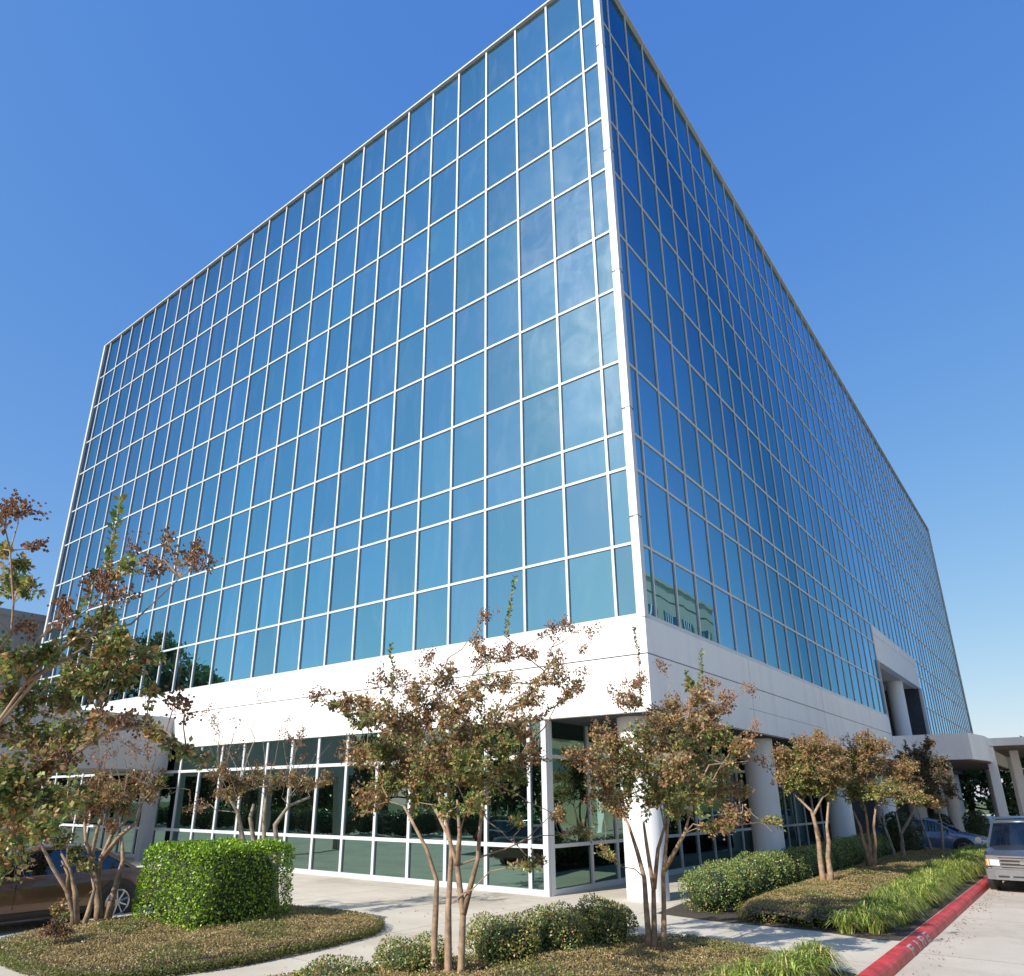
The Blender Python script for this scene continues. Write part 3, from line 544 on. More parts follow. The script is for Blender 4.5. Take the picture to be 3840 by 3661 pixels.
# ---------------------------------------------------------------- tree shapes, metres from each trunk foot
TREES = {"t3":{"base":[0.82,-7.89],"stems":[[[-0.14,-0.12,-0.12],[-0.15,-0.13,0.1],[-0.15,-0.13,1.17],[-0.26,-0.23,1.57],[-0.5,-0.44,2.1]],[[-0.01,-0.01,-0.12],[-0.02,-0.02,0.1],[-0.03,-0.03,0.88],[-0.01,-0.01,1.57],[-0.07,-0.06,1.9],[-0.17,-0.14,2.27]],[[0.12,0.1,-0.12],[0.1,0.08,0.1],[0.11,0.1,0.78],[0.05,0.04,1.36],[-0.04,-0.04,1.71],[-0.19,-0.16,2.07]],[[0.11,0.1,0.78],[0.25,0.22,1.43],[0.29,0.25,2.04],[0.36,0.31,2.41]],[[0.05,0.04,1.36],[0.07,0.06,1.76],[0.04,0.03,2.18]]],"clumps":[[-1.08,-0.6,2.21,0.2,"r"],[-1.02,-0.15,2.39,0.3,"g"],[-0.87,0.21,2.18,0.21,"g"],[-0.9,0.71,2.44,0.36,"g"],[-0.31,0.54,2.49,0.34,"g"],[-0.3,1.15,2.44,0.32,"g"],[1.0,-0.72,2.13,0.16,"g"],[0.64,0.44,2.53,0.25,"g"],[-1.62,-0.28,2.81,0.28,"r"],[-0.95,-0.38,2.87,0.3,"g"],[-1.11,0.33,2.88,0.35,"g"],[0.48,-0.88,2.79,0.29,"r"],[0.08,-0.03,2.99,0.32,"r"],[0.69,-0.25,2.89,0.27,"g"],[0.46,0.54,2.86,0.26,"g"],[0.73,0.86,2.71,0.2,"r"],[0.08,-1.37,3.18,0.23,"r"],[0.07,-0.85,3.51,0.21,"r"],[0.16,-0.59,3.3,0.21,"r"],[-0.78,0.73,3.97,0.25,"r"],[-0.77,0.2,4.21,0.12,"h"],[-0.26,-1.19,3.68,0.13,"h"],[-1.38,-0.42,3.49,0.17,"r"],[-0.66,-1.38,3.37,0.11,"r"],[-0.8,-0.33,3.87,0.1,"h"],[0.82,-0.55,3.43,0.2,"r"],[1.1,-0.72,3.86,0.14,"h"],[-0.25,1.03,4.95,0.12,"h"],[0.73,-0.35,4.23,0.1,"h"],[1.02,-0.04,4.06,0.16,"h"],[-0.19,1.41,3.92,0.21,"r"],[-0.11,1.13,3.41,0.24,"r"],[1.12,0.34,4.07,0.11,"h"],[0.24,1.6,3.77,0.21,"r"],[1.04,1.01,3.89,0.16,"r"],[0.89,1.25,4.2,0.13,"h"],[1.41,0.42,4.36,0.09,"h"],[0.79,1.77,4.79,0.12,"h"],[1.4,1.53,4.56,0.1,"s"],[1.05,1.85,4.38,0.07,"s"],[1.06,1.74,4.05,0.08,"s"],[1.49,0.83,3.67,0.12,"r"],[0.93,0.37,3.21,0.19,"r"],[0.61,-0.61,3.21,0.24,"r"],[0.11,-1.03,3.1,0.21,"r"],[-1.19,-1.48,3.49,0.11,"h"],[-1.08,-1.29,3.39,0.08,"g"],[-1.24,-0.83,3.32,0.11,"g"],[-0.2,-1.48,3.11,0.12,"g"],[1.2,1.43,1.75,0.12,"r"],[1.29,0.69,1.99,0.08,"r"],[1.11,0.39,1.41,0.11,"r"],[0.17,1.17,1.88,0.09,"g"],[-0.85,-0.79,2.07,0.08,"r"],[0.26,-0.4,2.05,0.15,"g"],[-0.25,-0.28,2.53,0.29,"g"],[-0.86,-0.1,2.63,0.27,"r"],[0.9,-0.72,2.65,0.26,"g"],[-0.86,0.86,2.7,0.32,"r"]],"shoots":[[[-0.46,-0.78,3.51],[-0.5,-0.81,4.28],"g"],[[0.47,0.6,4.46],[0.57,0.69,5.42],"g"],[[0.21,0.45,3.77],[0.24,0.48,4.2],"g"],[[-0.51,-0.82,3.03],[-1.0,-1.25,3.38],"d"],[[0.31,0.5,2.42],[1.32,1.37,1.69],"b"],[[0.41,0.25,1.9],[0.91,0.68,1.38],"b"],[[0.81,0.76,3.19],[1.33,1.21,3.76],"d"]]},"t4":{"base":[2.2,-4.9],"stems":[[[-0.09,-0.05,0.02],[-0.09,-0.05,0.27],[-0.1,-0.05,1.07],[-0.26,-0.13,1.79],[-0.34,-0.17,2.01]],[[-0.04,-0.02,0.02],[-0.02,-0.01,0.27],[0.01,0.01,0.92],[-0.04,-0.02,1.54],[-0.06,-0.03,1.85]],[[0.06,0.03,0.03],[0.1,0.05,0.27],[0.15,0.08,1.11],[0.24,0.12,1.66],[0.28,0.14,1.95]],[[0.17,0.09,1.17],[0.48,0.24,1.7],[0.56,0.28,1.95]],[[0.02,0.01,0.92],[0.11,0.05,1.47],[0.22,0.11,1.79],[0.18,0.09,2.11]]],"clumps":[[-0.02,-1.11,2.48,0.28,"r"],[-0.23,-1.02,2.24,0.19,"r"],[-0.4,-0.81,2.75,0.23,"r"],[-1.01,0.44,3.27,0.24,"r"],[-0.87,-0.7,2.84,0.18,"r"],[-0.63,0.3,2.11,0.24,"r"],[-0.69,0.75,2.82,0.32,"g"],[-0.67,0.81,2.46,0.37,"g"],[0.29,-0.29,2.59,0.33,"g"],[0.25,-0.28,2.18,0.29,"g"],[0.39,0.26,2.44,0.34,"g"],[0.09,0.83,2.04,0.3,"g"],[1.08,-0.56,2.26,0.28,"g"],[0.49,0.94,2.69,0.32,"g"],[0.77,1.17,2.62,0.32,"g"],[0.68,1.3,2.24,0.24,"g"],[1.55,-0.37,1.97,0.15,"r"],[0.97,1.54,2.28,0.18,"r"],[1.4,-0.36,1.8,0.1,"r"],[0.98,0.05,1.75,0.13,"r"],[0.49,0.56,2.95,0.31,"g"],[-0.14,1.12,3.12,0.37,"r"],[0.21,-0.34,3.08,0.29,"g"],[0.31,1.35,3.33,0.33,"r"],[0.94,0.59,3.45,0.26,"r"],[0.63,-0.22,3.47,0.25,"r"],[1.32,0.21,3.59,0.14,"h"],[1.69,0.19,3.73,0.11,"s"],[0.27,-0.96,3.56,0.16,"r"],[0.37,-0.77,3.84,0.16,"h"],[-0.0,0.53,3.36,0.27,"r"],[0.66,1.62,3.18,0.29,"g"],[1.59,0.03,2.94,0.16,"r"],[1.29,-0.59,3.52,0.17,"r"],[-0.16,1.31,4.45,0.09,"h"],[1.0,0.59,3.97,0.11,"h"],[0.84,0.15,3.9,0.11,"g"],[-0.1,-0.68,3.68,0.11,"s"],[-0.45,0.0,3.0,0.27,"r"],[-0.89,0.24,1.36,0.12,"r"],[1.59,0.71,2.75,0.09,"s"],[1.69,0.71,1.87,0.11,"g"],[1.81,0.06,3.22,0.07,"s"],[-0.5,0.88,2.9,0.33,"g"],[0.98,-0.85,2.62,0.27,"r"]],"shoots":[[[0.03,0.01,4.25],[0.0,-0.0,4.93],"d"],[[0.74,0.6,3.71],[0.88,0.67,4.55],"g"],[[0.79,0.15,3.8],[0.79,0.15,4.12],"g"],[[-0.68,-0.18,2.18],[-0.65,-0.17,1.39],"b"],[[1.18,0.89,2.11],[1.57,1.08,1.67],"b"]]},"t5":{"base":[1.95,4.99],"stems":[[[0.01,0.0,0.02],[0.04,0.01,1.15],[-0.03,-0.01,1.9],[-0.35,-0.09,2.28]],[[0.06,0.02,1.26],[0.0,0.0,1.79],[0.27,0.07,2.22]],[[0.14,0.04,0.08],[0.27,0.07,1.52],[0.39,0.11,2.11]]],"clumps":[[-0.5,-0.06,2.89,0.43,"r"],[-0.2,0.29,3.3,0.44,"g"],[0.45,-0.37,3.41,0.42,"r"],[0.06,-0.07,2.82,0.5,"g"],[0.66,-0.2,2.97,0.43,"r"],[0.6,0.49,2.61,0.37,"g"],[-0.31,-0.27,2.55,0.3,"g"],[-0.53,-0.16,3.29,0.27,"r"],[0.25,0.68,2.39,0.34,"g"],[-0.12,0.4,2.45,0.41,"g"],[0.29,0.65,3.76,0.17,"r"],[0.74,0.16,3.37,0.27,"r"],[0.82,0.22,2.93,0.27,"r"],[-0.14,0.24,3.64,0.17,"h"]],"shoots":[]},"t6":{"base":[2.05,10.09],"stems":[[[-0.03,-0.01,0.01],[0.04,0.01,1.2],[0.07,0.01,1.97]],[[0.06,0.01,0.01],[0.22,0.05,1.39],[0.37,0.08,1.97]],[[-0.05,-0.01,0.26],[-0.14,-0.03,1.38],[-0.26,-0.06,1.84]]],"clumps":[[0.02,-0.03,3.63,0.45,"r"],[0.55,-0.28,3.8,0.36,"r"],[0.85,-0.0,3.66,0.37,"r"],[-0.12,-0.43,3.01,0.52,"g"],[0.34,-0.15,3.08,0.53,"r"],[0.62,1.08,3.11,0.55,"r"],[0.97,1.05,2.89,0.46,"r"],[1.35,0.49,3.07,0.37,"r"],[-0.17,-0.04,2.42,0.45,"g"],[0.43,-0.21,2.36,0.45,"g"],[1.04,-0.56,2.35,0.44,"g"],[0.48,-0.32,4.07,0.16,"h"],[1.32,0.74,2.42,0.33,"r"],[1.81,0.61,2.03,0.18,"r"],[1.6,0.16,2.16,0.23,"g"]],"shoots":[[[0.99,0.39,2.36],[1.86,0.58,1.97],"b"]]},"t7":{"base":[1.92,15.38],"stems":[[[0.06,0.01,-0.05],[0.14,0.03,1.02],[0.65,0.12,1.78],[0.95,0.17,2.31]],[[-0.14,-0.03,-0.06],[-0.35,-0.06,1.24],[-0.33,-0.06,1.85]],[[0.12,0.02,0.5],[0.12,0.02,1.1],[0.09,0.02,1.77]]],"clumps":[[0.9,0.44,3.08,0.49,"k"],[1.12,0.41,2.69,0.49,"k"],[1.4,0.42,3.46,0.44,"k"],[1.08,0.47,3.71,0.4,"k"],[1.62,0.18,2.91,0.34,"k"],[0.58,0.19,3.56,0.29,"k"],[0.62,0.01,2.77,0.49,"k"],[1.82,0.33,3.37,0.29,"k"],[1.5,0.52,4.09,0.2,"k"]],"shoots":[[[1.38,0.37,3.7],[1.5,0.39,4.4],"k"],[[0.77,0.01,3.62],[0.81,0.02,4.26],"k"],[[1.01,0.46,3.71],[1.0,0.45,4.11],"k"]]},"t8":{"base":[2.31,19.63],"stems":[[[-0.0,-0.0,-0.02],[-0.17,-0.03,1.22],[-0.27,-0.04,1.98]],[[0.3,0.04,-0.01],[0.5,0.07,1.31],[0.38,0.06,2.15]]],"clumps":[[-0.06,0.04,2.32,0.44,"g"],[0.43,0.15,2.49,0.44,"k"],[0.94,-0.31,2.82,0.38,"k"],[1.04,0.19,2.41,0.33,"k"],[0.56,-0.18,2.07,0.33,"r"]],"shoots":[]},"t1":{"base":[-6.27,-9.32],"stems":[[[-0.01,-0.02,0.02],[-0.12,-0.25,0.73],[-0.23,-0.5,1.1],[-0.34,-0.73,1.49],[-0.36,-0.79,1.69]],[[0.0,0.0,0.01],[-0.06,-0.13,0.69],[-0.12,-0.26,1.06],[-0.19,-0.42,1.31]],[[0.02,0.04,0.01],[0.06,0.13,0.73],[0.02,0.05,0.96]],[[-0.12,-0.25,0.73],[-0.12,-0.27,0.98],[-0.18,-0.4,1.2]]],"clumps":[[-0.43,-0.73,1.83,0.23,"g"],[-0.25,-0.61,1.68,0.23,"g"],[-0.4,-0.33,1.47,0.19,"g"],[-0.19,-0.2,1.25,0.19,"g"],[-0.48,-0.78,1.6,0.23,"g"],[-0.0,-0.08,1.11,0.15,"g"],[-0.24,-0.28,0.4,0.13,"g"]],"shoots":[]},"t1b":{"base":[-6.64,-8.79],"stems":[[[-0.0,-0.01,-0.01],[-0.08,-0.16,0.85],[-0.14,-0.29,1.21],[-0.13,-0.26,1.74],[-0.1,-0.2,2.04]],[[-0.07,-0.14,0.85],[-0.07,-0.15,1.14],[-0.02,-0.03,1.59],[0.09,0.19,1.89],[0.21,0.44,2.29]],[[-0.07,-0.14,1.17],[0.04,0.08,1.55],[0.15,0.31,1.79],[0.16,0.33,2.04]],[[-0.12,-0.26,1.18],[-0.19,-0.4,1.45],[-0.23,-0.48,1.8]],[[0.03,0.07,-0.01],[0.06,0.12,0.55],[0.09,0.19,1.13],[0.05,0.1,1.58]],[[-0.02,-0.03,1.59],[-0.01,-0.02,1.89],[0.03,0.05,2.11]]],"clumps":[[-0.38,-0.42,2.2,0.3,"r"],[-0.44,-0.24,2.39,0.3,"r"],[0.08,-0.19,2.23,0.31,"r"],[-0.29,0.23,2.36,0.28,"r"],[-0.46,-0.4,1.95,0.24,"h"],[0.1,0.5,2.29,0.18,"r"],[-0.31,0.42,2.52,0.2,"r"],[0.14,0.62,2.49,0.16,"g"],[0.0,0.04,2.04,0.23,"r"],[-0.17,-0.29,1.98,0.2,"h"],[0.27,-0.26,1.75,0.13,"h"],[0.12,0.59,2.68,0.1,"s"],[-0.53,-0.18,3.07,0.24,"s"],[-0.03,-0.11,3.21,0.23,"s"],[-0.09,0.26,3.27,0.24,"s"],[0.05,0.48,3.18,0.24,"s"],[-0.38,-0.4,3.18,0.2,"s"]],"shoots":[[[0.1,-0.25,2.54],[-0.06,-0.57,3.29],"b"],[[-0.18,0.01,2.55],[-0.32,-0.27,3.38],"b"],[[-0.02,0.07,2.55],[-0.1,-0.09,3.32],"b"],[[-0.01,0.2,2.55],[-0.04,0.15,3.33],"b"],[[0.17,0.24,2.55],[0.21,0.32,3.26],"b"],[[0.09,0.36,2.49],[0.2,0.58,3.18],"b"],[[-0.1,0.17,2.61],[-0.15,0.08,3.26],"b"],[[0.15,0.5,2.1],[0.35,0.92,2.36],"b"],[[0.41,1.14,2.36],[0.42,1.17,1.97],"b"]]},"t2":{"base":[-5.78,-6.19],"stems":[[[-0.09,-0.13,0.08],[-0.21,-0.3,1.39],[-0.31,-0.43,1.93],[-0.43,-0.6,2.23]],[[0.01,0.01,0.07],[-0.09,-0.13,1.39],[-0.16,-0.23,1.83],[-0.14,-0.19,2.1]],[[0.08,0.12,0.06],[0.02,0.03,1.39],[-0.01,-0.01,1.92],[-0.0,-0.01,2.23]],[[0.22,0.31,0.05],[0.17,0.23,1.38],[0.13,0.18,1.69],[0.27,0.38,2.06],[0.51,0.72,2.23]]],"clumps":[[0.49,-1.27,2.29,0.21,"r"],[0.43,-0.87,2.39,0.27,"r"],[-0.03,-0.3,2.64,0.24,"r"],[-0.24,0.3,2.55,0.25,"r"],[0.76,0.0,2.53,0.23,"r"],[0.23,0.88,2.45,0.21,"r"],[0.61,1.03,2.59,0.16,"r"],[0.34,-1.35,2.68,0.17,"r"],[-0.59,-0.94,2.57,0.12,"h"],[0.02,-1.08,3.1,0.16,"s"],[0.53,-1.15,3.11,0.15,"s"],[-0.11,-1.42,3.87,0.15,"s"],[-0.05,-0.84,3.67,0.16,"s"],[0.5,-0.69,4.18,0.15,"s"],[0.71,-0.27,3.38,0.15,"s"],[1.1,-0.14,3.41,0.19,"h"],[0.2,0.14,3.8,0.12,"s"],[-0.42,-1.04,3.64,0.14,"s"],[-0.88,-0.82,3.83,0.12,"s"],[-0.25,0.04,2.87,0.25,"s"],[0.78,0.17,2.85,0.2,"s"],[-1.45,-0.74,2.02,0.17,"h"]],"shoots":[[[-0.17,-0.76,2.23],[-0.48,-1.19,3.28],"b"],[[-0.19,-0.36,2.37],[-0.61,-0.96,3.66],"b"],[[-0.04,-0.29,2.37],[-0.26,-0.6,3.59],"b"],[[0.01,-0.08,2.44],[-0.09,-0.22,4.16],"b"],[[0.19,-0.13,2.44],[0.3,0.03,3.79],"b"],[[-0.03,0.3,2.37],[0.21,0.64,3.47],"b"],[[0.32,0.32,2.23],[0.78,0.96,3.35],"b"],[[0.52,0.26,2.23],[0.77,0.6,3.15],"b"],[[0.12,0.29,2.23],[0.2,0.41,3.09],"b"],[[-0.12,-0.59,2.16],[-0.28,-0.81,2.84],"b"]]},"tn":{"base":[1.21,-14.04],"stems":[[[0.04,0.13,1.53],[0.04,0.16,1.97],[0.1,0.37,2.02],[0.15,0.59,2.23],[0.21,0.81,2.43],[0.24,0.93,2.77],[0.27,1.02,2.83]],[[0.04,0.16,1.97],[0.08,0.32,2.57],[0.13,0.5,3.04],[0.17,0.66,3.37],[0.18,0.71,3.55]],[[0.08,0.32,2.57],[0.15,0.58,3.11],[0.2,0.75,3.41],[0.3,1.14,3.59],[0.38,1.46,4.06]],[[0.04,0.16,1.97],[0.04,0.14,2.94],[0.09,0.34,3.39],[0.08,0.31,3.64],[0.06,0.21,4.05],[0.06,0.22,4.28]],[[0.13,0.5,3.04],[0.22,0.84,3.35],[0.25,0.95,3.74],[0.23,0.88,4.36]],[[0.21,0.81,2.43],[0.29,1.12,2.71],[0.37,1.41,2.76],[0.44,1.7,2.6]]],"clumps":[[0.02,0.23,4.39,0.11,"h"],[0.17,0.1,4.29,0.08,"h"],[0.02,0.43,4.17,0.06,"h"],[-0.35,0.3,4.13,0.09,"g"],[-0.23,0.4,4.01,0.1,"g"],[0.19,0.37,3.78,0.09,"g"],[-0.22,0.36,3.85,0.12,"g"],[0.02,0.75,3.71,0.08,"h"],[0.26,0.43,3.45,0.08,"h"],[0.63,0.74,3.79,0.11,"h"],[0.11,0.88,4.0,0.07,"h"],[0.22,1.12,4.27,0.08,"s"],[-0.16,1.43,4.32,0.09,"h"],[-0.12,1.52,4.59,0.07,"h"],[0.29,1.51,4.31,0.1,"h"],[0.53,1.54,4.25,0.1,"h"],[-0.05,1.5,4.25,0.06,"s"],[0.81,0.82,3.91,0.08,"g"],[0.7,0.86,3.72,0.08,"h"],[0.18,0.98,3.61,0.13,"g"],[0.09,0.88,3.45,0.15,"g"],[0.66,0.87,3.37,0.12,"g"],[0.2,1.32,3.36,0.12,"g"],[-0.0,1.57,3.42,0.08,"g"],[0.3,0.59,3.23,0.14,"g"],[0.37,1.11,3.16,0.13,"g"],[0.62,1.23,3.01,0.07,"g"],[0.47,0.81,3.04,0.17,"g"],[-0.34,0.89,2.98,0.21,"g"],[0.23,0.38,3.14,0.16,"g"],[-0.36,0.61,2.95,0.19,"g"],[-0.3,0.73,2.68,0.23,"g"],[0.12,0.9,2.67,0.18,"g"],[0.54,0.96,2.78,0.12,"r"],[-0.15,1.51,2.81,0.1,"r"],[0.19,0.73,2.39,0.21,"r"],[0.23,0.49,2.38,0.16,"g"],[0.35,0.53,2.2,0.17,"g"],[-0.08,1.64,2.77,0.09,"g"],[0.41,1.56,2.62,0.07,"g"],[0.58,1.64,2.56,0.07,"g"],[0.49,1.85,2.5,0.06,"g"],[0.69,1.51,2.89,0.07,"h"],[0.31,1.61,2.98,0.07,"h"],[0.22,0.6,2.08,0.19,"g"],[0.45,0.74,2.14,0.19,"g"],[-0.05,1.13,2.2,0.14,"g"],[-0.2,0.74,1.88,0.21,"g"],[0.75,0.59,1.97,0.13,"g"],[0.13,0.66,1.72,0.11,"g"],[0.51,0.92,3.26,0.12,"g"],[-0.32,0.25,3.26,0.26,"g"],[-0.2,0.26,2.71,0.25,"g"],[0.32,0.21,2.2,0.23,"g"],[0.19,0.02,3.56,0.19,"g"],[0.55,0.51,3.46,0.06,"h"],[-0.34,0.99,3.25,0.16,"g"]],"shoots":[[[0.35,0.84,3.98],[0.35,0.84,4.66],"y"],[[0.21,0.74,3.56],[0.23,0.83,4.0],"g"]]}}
# ---------------------------------------------------------------- crape myrtles
PAL = {'g': ([(.085,.12,.03),(.14,.17,.04),(.045,.07,.025),(.21,.19,.06),(.27,.16,.06),(.24,.10,.05),(.34,.27,.12)], [4,3,3,2,1,.7,.6]),
       'r': ([(.19,.105,.052),(.29,.165,.075),(.12,.075,.038),(.115,.125,.04),(.21,.17,.06),(.40,.27,.14),(.07,.065,.03)], [2.6,2.2,2.4,3.2,2.8,1.2,1.6]),
       'h': ([(.15,.075,.045),(.22,.12,.065),(.09,.05,.03),(.17,.15,.055)], [3,2,2,1.5]),
       's': ([(.14,.06,.04),(.26,.10,.06),(.10,.09,.04)], [2,2,1]),
       'y': ([(.17,.19,.03),(.09,.14,.03),(.22,.17,.04),(.055,.10,.025)], [1.5,3,.7,2.5]),
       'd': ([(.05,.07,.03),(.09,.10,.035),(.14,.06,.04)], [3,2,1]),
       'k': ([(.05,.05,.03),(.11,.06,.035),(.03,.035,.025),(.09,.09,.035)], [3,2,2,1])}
def grow_tree(name, T, label, zg=G0, leaf=.06, dens=1.0, bark='bark', stem_r=.055, group='crape myrtles along the building', cat='tree', greener=0):
    bx, by = T['base']; root = empty(name, (bx, by, zg), label, cat, group)
    Bv = Vector((bx, by, zg)); st = MB(); tips = []
    for pts in T['stems']:
        q = [Bv+Vector(p) for p in pts]
        # add joints between so stems wander a little
        pp = [q[0]]
        for a, b in zip(q[:-1], q[1:]):
            L = (b-a).length; k = max(1, int(L/.35))
            for j in range(1, k+1):
                w = Vector((R_.uniform(-1,1), R_.uniform(-1,1), 0))*(.028 if j < k else 0); pp.append(a.lerp(b, j/k)+w)
        n = len(pp); r0 = stem_r*(1 if pts[0][2] < .4 else .72); r1 = r0*.3
        st.tube(pp, [(r0*(1.25 if (i == 0 and pts[0][2] < .4) else 1)*(1-i/(n-1))+r1*(i/(n-1)))*R_.uniform(.9,1.12) for i in range(n)], 8)
        tips += pp[max(1, int(n*.5)):]
    st.build('trunk', MAT[bark], root, smooth=True)
    br = MB(); LV = []; LC = []; SV = []; SCl = []
    cen = sum((Vector(c[:3]) for c in T['clumps']), Vector())/len(T['clumps'])+Bv
    def limb(a, b, ra, rb, sag=0.0, wig=.05, k=None):
        L = (b-a).length; k = k or max(2, int(L/.22)); pts = []
        for j in range(k+1):
            t = j/k; p = a.lerp(b, t); p = p+Vector((R_.uniform(-1,1), R_.uniform(-1,1), R_.uniform(-1,1)))*wig*math.sin(math.pi*t)*min(1, L)
            p.z -= sag*math.sin(math.pi*t)*L; pts.append(p)
        br.tube(pts, [ra+(rb-ra)*j/k for j in range(k+1)], 5); return pts
    def add_leaves(P, Dr, kind, size, jit=.25):
        if not len(P): return
        c = pick(*PAL[kind], len(P)); LV.append(leaves(np.array(P), np.array(Dr), size*RNG.uniform(.55, 1.3, len(P)), aspect=.6, nrm=np.array([[-.1, -.45, .7]])*np.ones((len(P), 1)), nn=1.0)); LC.append(c)
    def pod_cluster(p, n, r, kind):
        P = np.array(p)[None]+RNG.normal(size=(n, 3))*r*np.array([1,1,1.2]); s = RNG.uniform(.010, .018, n)
        for ax in ((1,0,0),(0,1,0)):
            A = np.array(ax)[None]*s[:, None]; Zv = np.array([0,0,1])[None]*s[:, None]
            SV.append(np.stack([P-A, P-Zv, P+A, P+Zv], 1)); SCl.append(pick([(.12,.065,.035),(.18,.10,.06),(.07,.04,.025)], [2,2,1], n))
    for c in T['clumps']:
        p = Bv+Vector(c[:3]); r = c[3]*1.12; kind = c[4]
        # joins at the tip that lies below and inside it
        best = min(tips, key=lambda t: (t-p).length+max(0, t.z-p.z+.15)*2.5)
        L = (p-best).length
        ends = limb(best, p, min(.015, .005+.006*L), .003, sag=-.05, wig=.10)
        if kind != 's' and R_.random() < .7: tips.append(ends[len(ends)//2])
        out = (p-cen); out.z = abs(out.z)*.6+.5; out.normalize()
        ntw = {'g': 26, 'r': 25, 'h': 14, 's': 7, 'k': 24}.get(kind, 9); ntw = max(4, int(ntw*min(1.5, (r/.25)**1.1)*dens))
        for _ in range(ntw):
            o = Vector((RNG.normal(), RNG.normal(), RNG.normal())); o.normalize(); a = ends[R_.randrange(len(ends)//2, len(ends))]
            dv = (o+out*.55+Vector((0,0,.25))).normalized(); e = p+o*r*R_.uniform(.15, .8)+dv*r*R_.uniform(.2, .6)
            if (e-a).length > 2.4*r+.2: a = p+(a-p).normalized()*r
            pts = limb(a, e, .0032, .0014, wig=.06, k=3)
            lenT = (e-a).length
            nl = {'g': 24, 'r': 21, 'h': 12, 's': 3, 'k': 22}.get(kind, 8); nl = int(nl*R_.uniform(.6, 1.3)*(.5+min(1.2, lenT/.35)*.6))
            P = []; Dr = []
            for j in range(nl):
                t = R_.uniform(.1, 1.0)*3; k_ = min(2, int(t)); q = pts[k_].lerp(pts[k_+1], t-k_)
                dd = Vector((RNG.normal(), RNG.normal(), RNG.normal()-.15)).normalized()+dv*.5
                P.append(tuple(q+dd*.01)); Dr.append(tuple(dd))
            kk = kind
            if kind == 'r' and p.z-zg < 1.95 and R_.random() < .5: kk = 'g'
            if kind == 'g' and R_.random() < .22: kk = 'r'
            add_leaves(P, Dr, kk, leaf)
            if kind in 'hsrk' and R_.random() < {'h': .9, 's': .75, 'r': .3, 'k': .3}[kind]: pod_cluster(e, int(R_.uniform(8, 20)), .035, kind)
    for a, b, kind in T['shoots']:
        a = Bv+Vector(a); b = Bv+Vector(b)
        base = min(tips, key=lambda t: (t-a).length)
        if (base-a).length > .12: limb(base, a, .011, .007)
        pts = limb(a, b, .008, .0025, sag=-.02 if kind != 'b' else .0, wig=.03, k=8)
        if kind == 'b': n_, lk, kd = 6, .06, 'r'
        else: n_, lk, kd = int(62*(b-a).length/.5), (.08 if kind == 'y' else .062), ('y' if kind in 'gy' else kind)
        P = []; Dr = []
        for j in range(n_):
            t = (j+R_.random())/n_*.98; k_ = min(7, int(t*8)); q = pts[k_].lerp(pts[k_+1], t*8-k_); ax = (b-a).normalized()
            o = Vector((RNG.normal(), RNG.normal(), RNG.normal())); o = (o-ax*o.dot(ax)).normalized(); P.append(tuple(q)); Dr.append(tuple(o+ax*.55))
        add_leaves(P, Dr, kd, lk*leaf/.06)
    br.build('branches', MAT[bark], root)
    quad_mesh('foliage', np.concatenate(LV), np.concatenate(LC), [MAT['leaf']], root)
    if SV: quad_mesh('seed_heads', np.concatenate(SV), np.concatenate(SCl), [MAT['seed']], root)
    return root
grow_tree('crape_myrtle', TREES['t3'], 'tall bare stemmed crape myrtle in the middle foreground with rusty leaves over round bushes', leaf=.056, dens=1.25, stem_r=.058)
grow_tree('crape_myrtle', TREES['t4'], 'crape myrtle in front of the white corner column with four slim stems', leaf=.056, dens=1.15, stem_r=.055)
grow_tree('crape_myrtle', TREES['t5'], 'forked rusty crape myrtle on the mounded bed nearest the trimmed hedge', leaf=.062, dens=1.5, stem_r=.085)
grow_tree('crape_myrtle', TREES['t6'], 'second crape myrtle along the red kerb bed, full orange brown crown', leaf=.065, dens=1.5, stem_r=.085)
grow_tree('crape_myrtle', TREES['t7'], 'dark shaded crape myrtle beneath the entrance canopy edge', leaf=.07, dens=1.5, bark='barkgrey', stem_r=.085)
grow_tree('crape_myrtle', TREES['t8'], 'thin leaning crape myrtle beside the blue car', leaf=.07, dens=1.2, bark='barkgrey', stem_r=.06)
grow_tree('crape_myrtle', TREES['t1'], 'low forked crape myrtle at the left tip of the brown planting bed', leaf=.06, dens=1.1, stem_r=.055)
grow_tree('crape_myrtle', TREES['t1b'], 'many stemmed pruned crape myrtle left of the square hedge with bare whips', leaf=.06, dens=1.2, stem_r=.075)
grow_tree('crape_myrtle', TREES['t2'], 'half bare crape myrtle rising behind the square green hedge', leaf=.055, dens=.9, bark='barkgrey', stem_r=.085)
grow_tree('crape_myrtle', TREES['tn'], 'near leafy crape myrtle filling the left edge of the view', leaf=.052, dens=1.3, stem_r=.022)

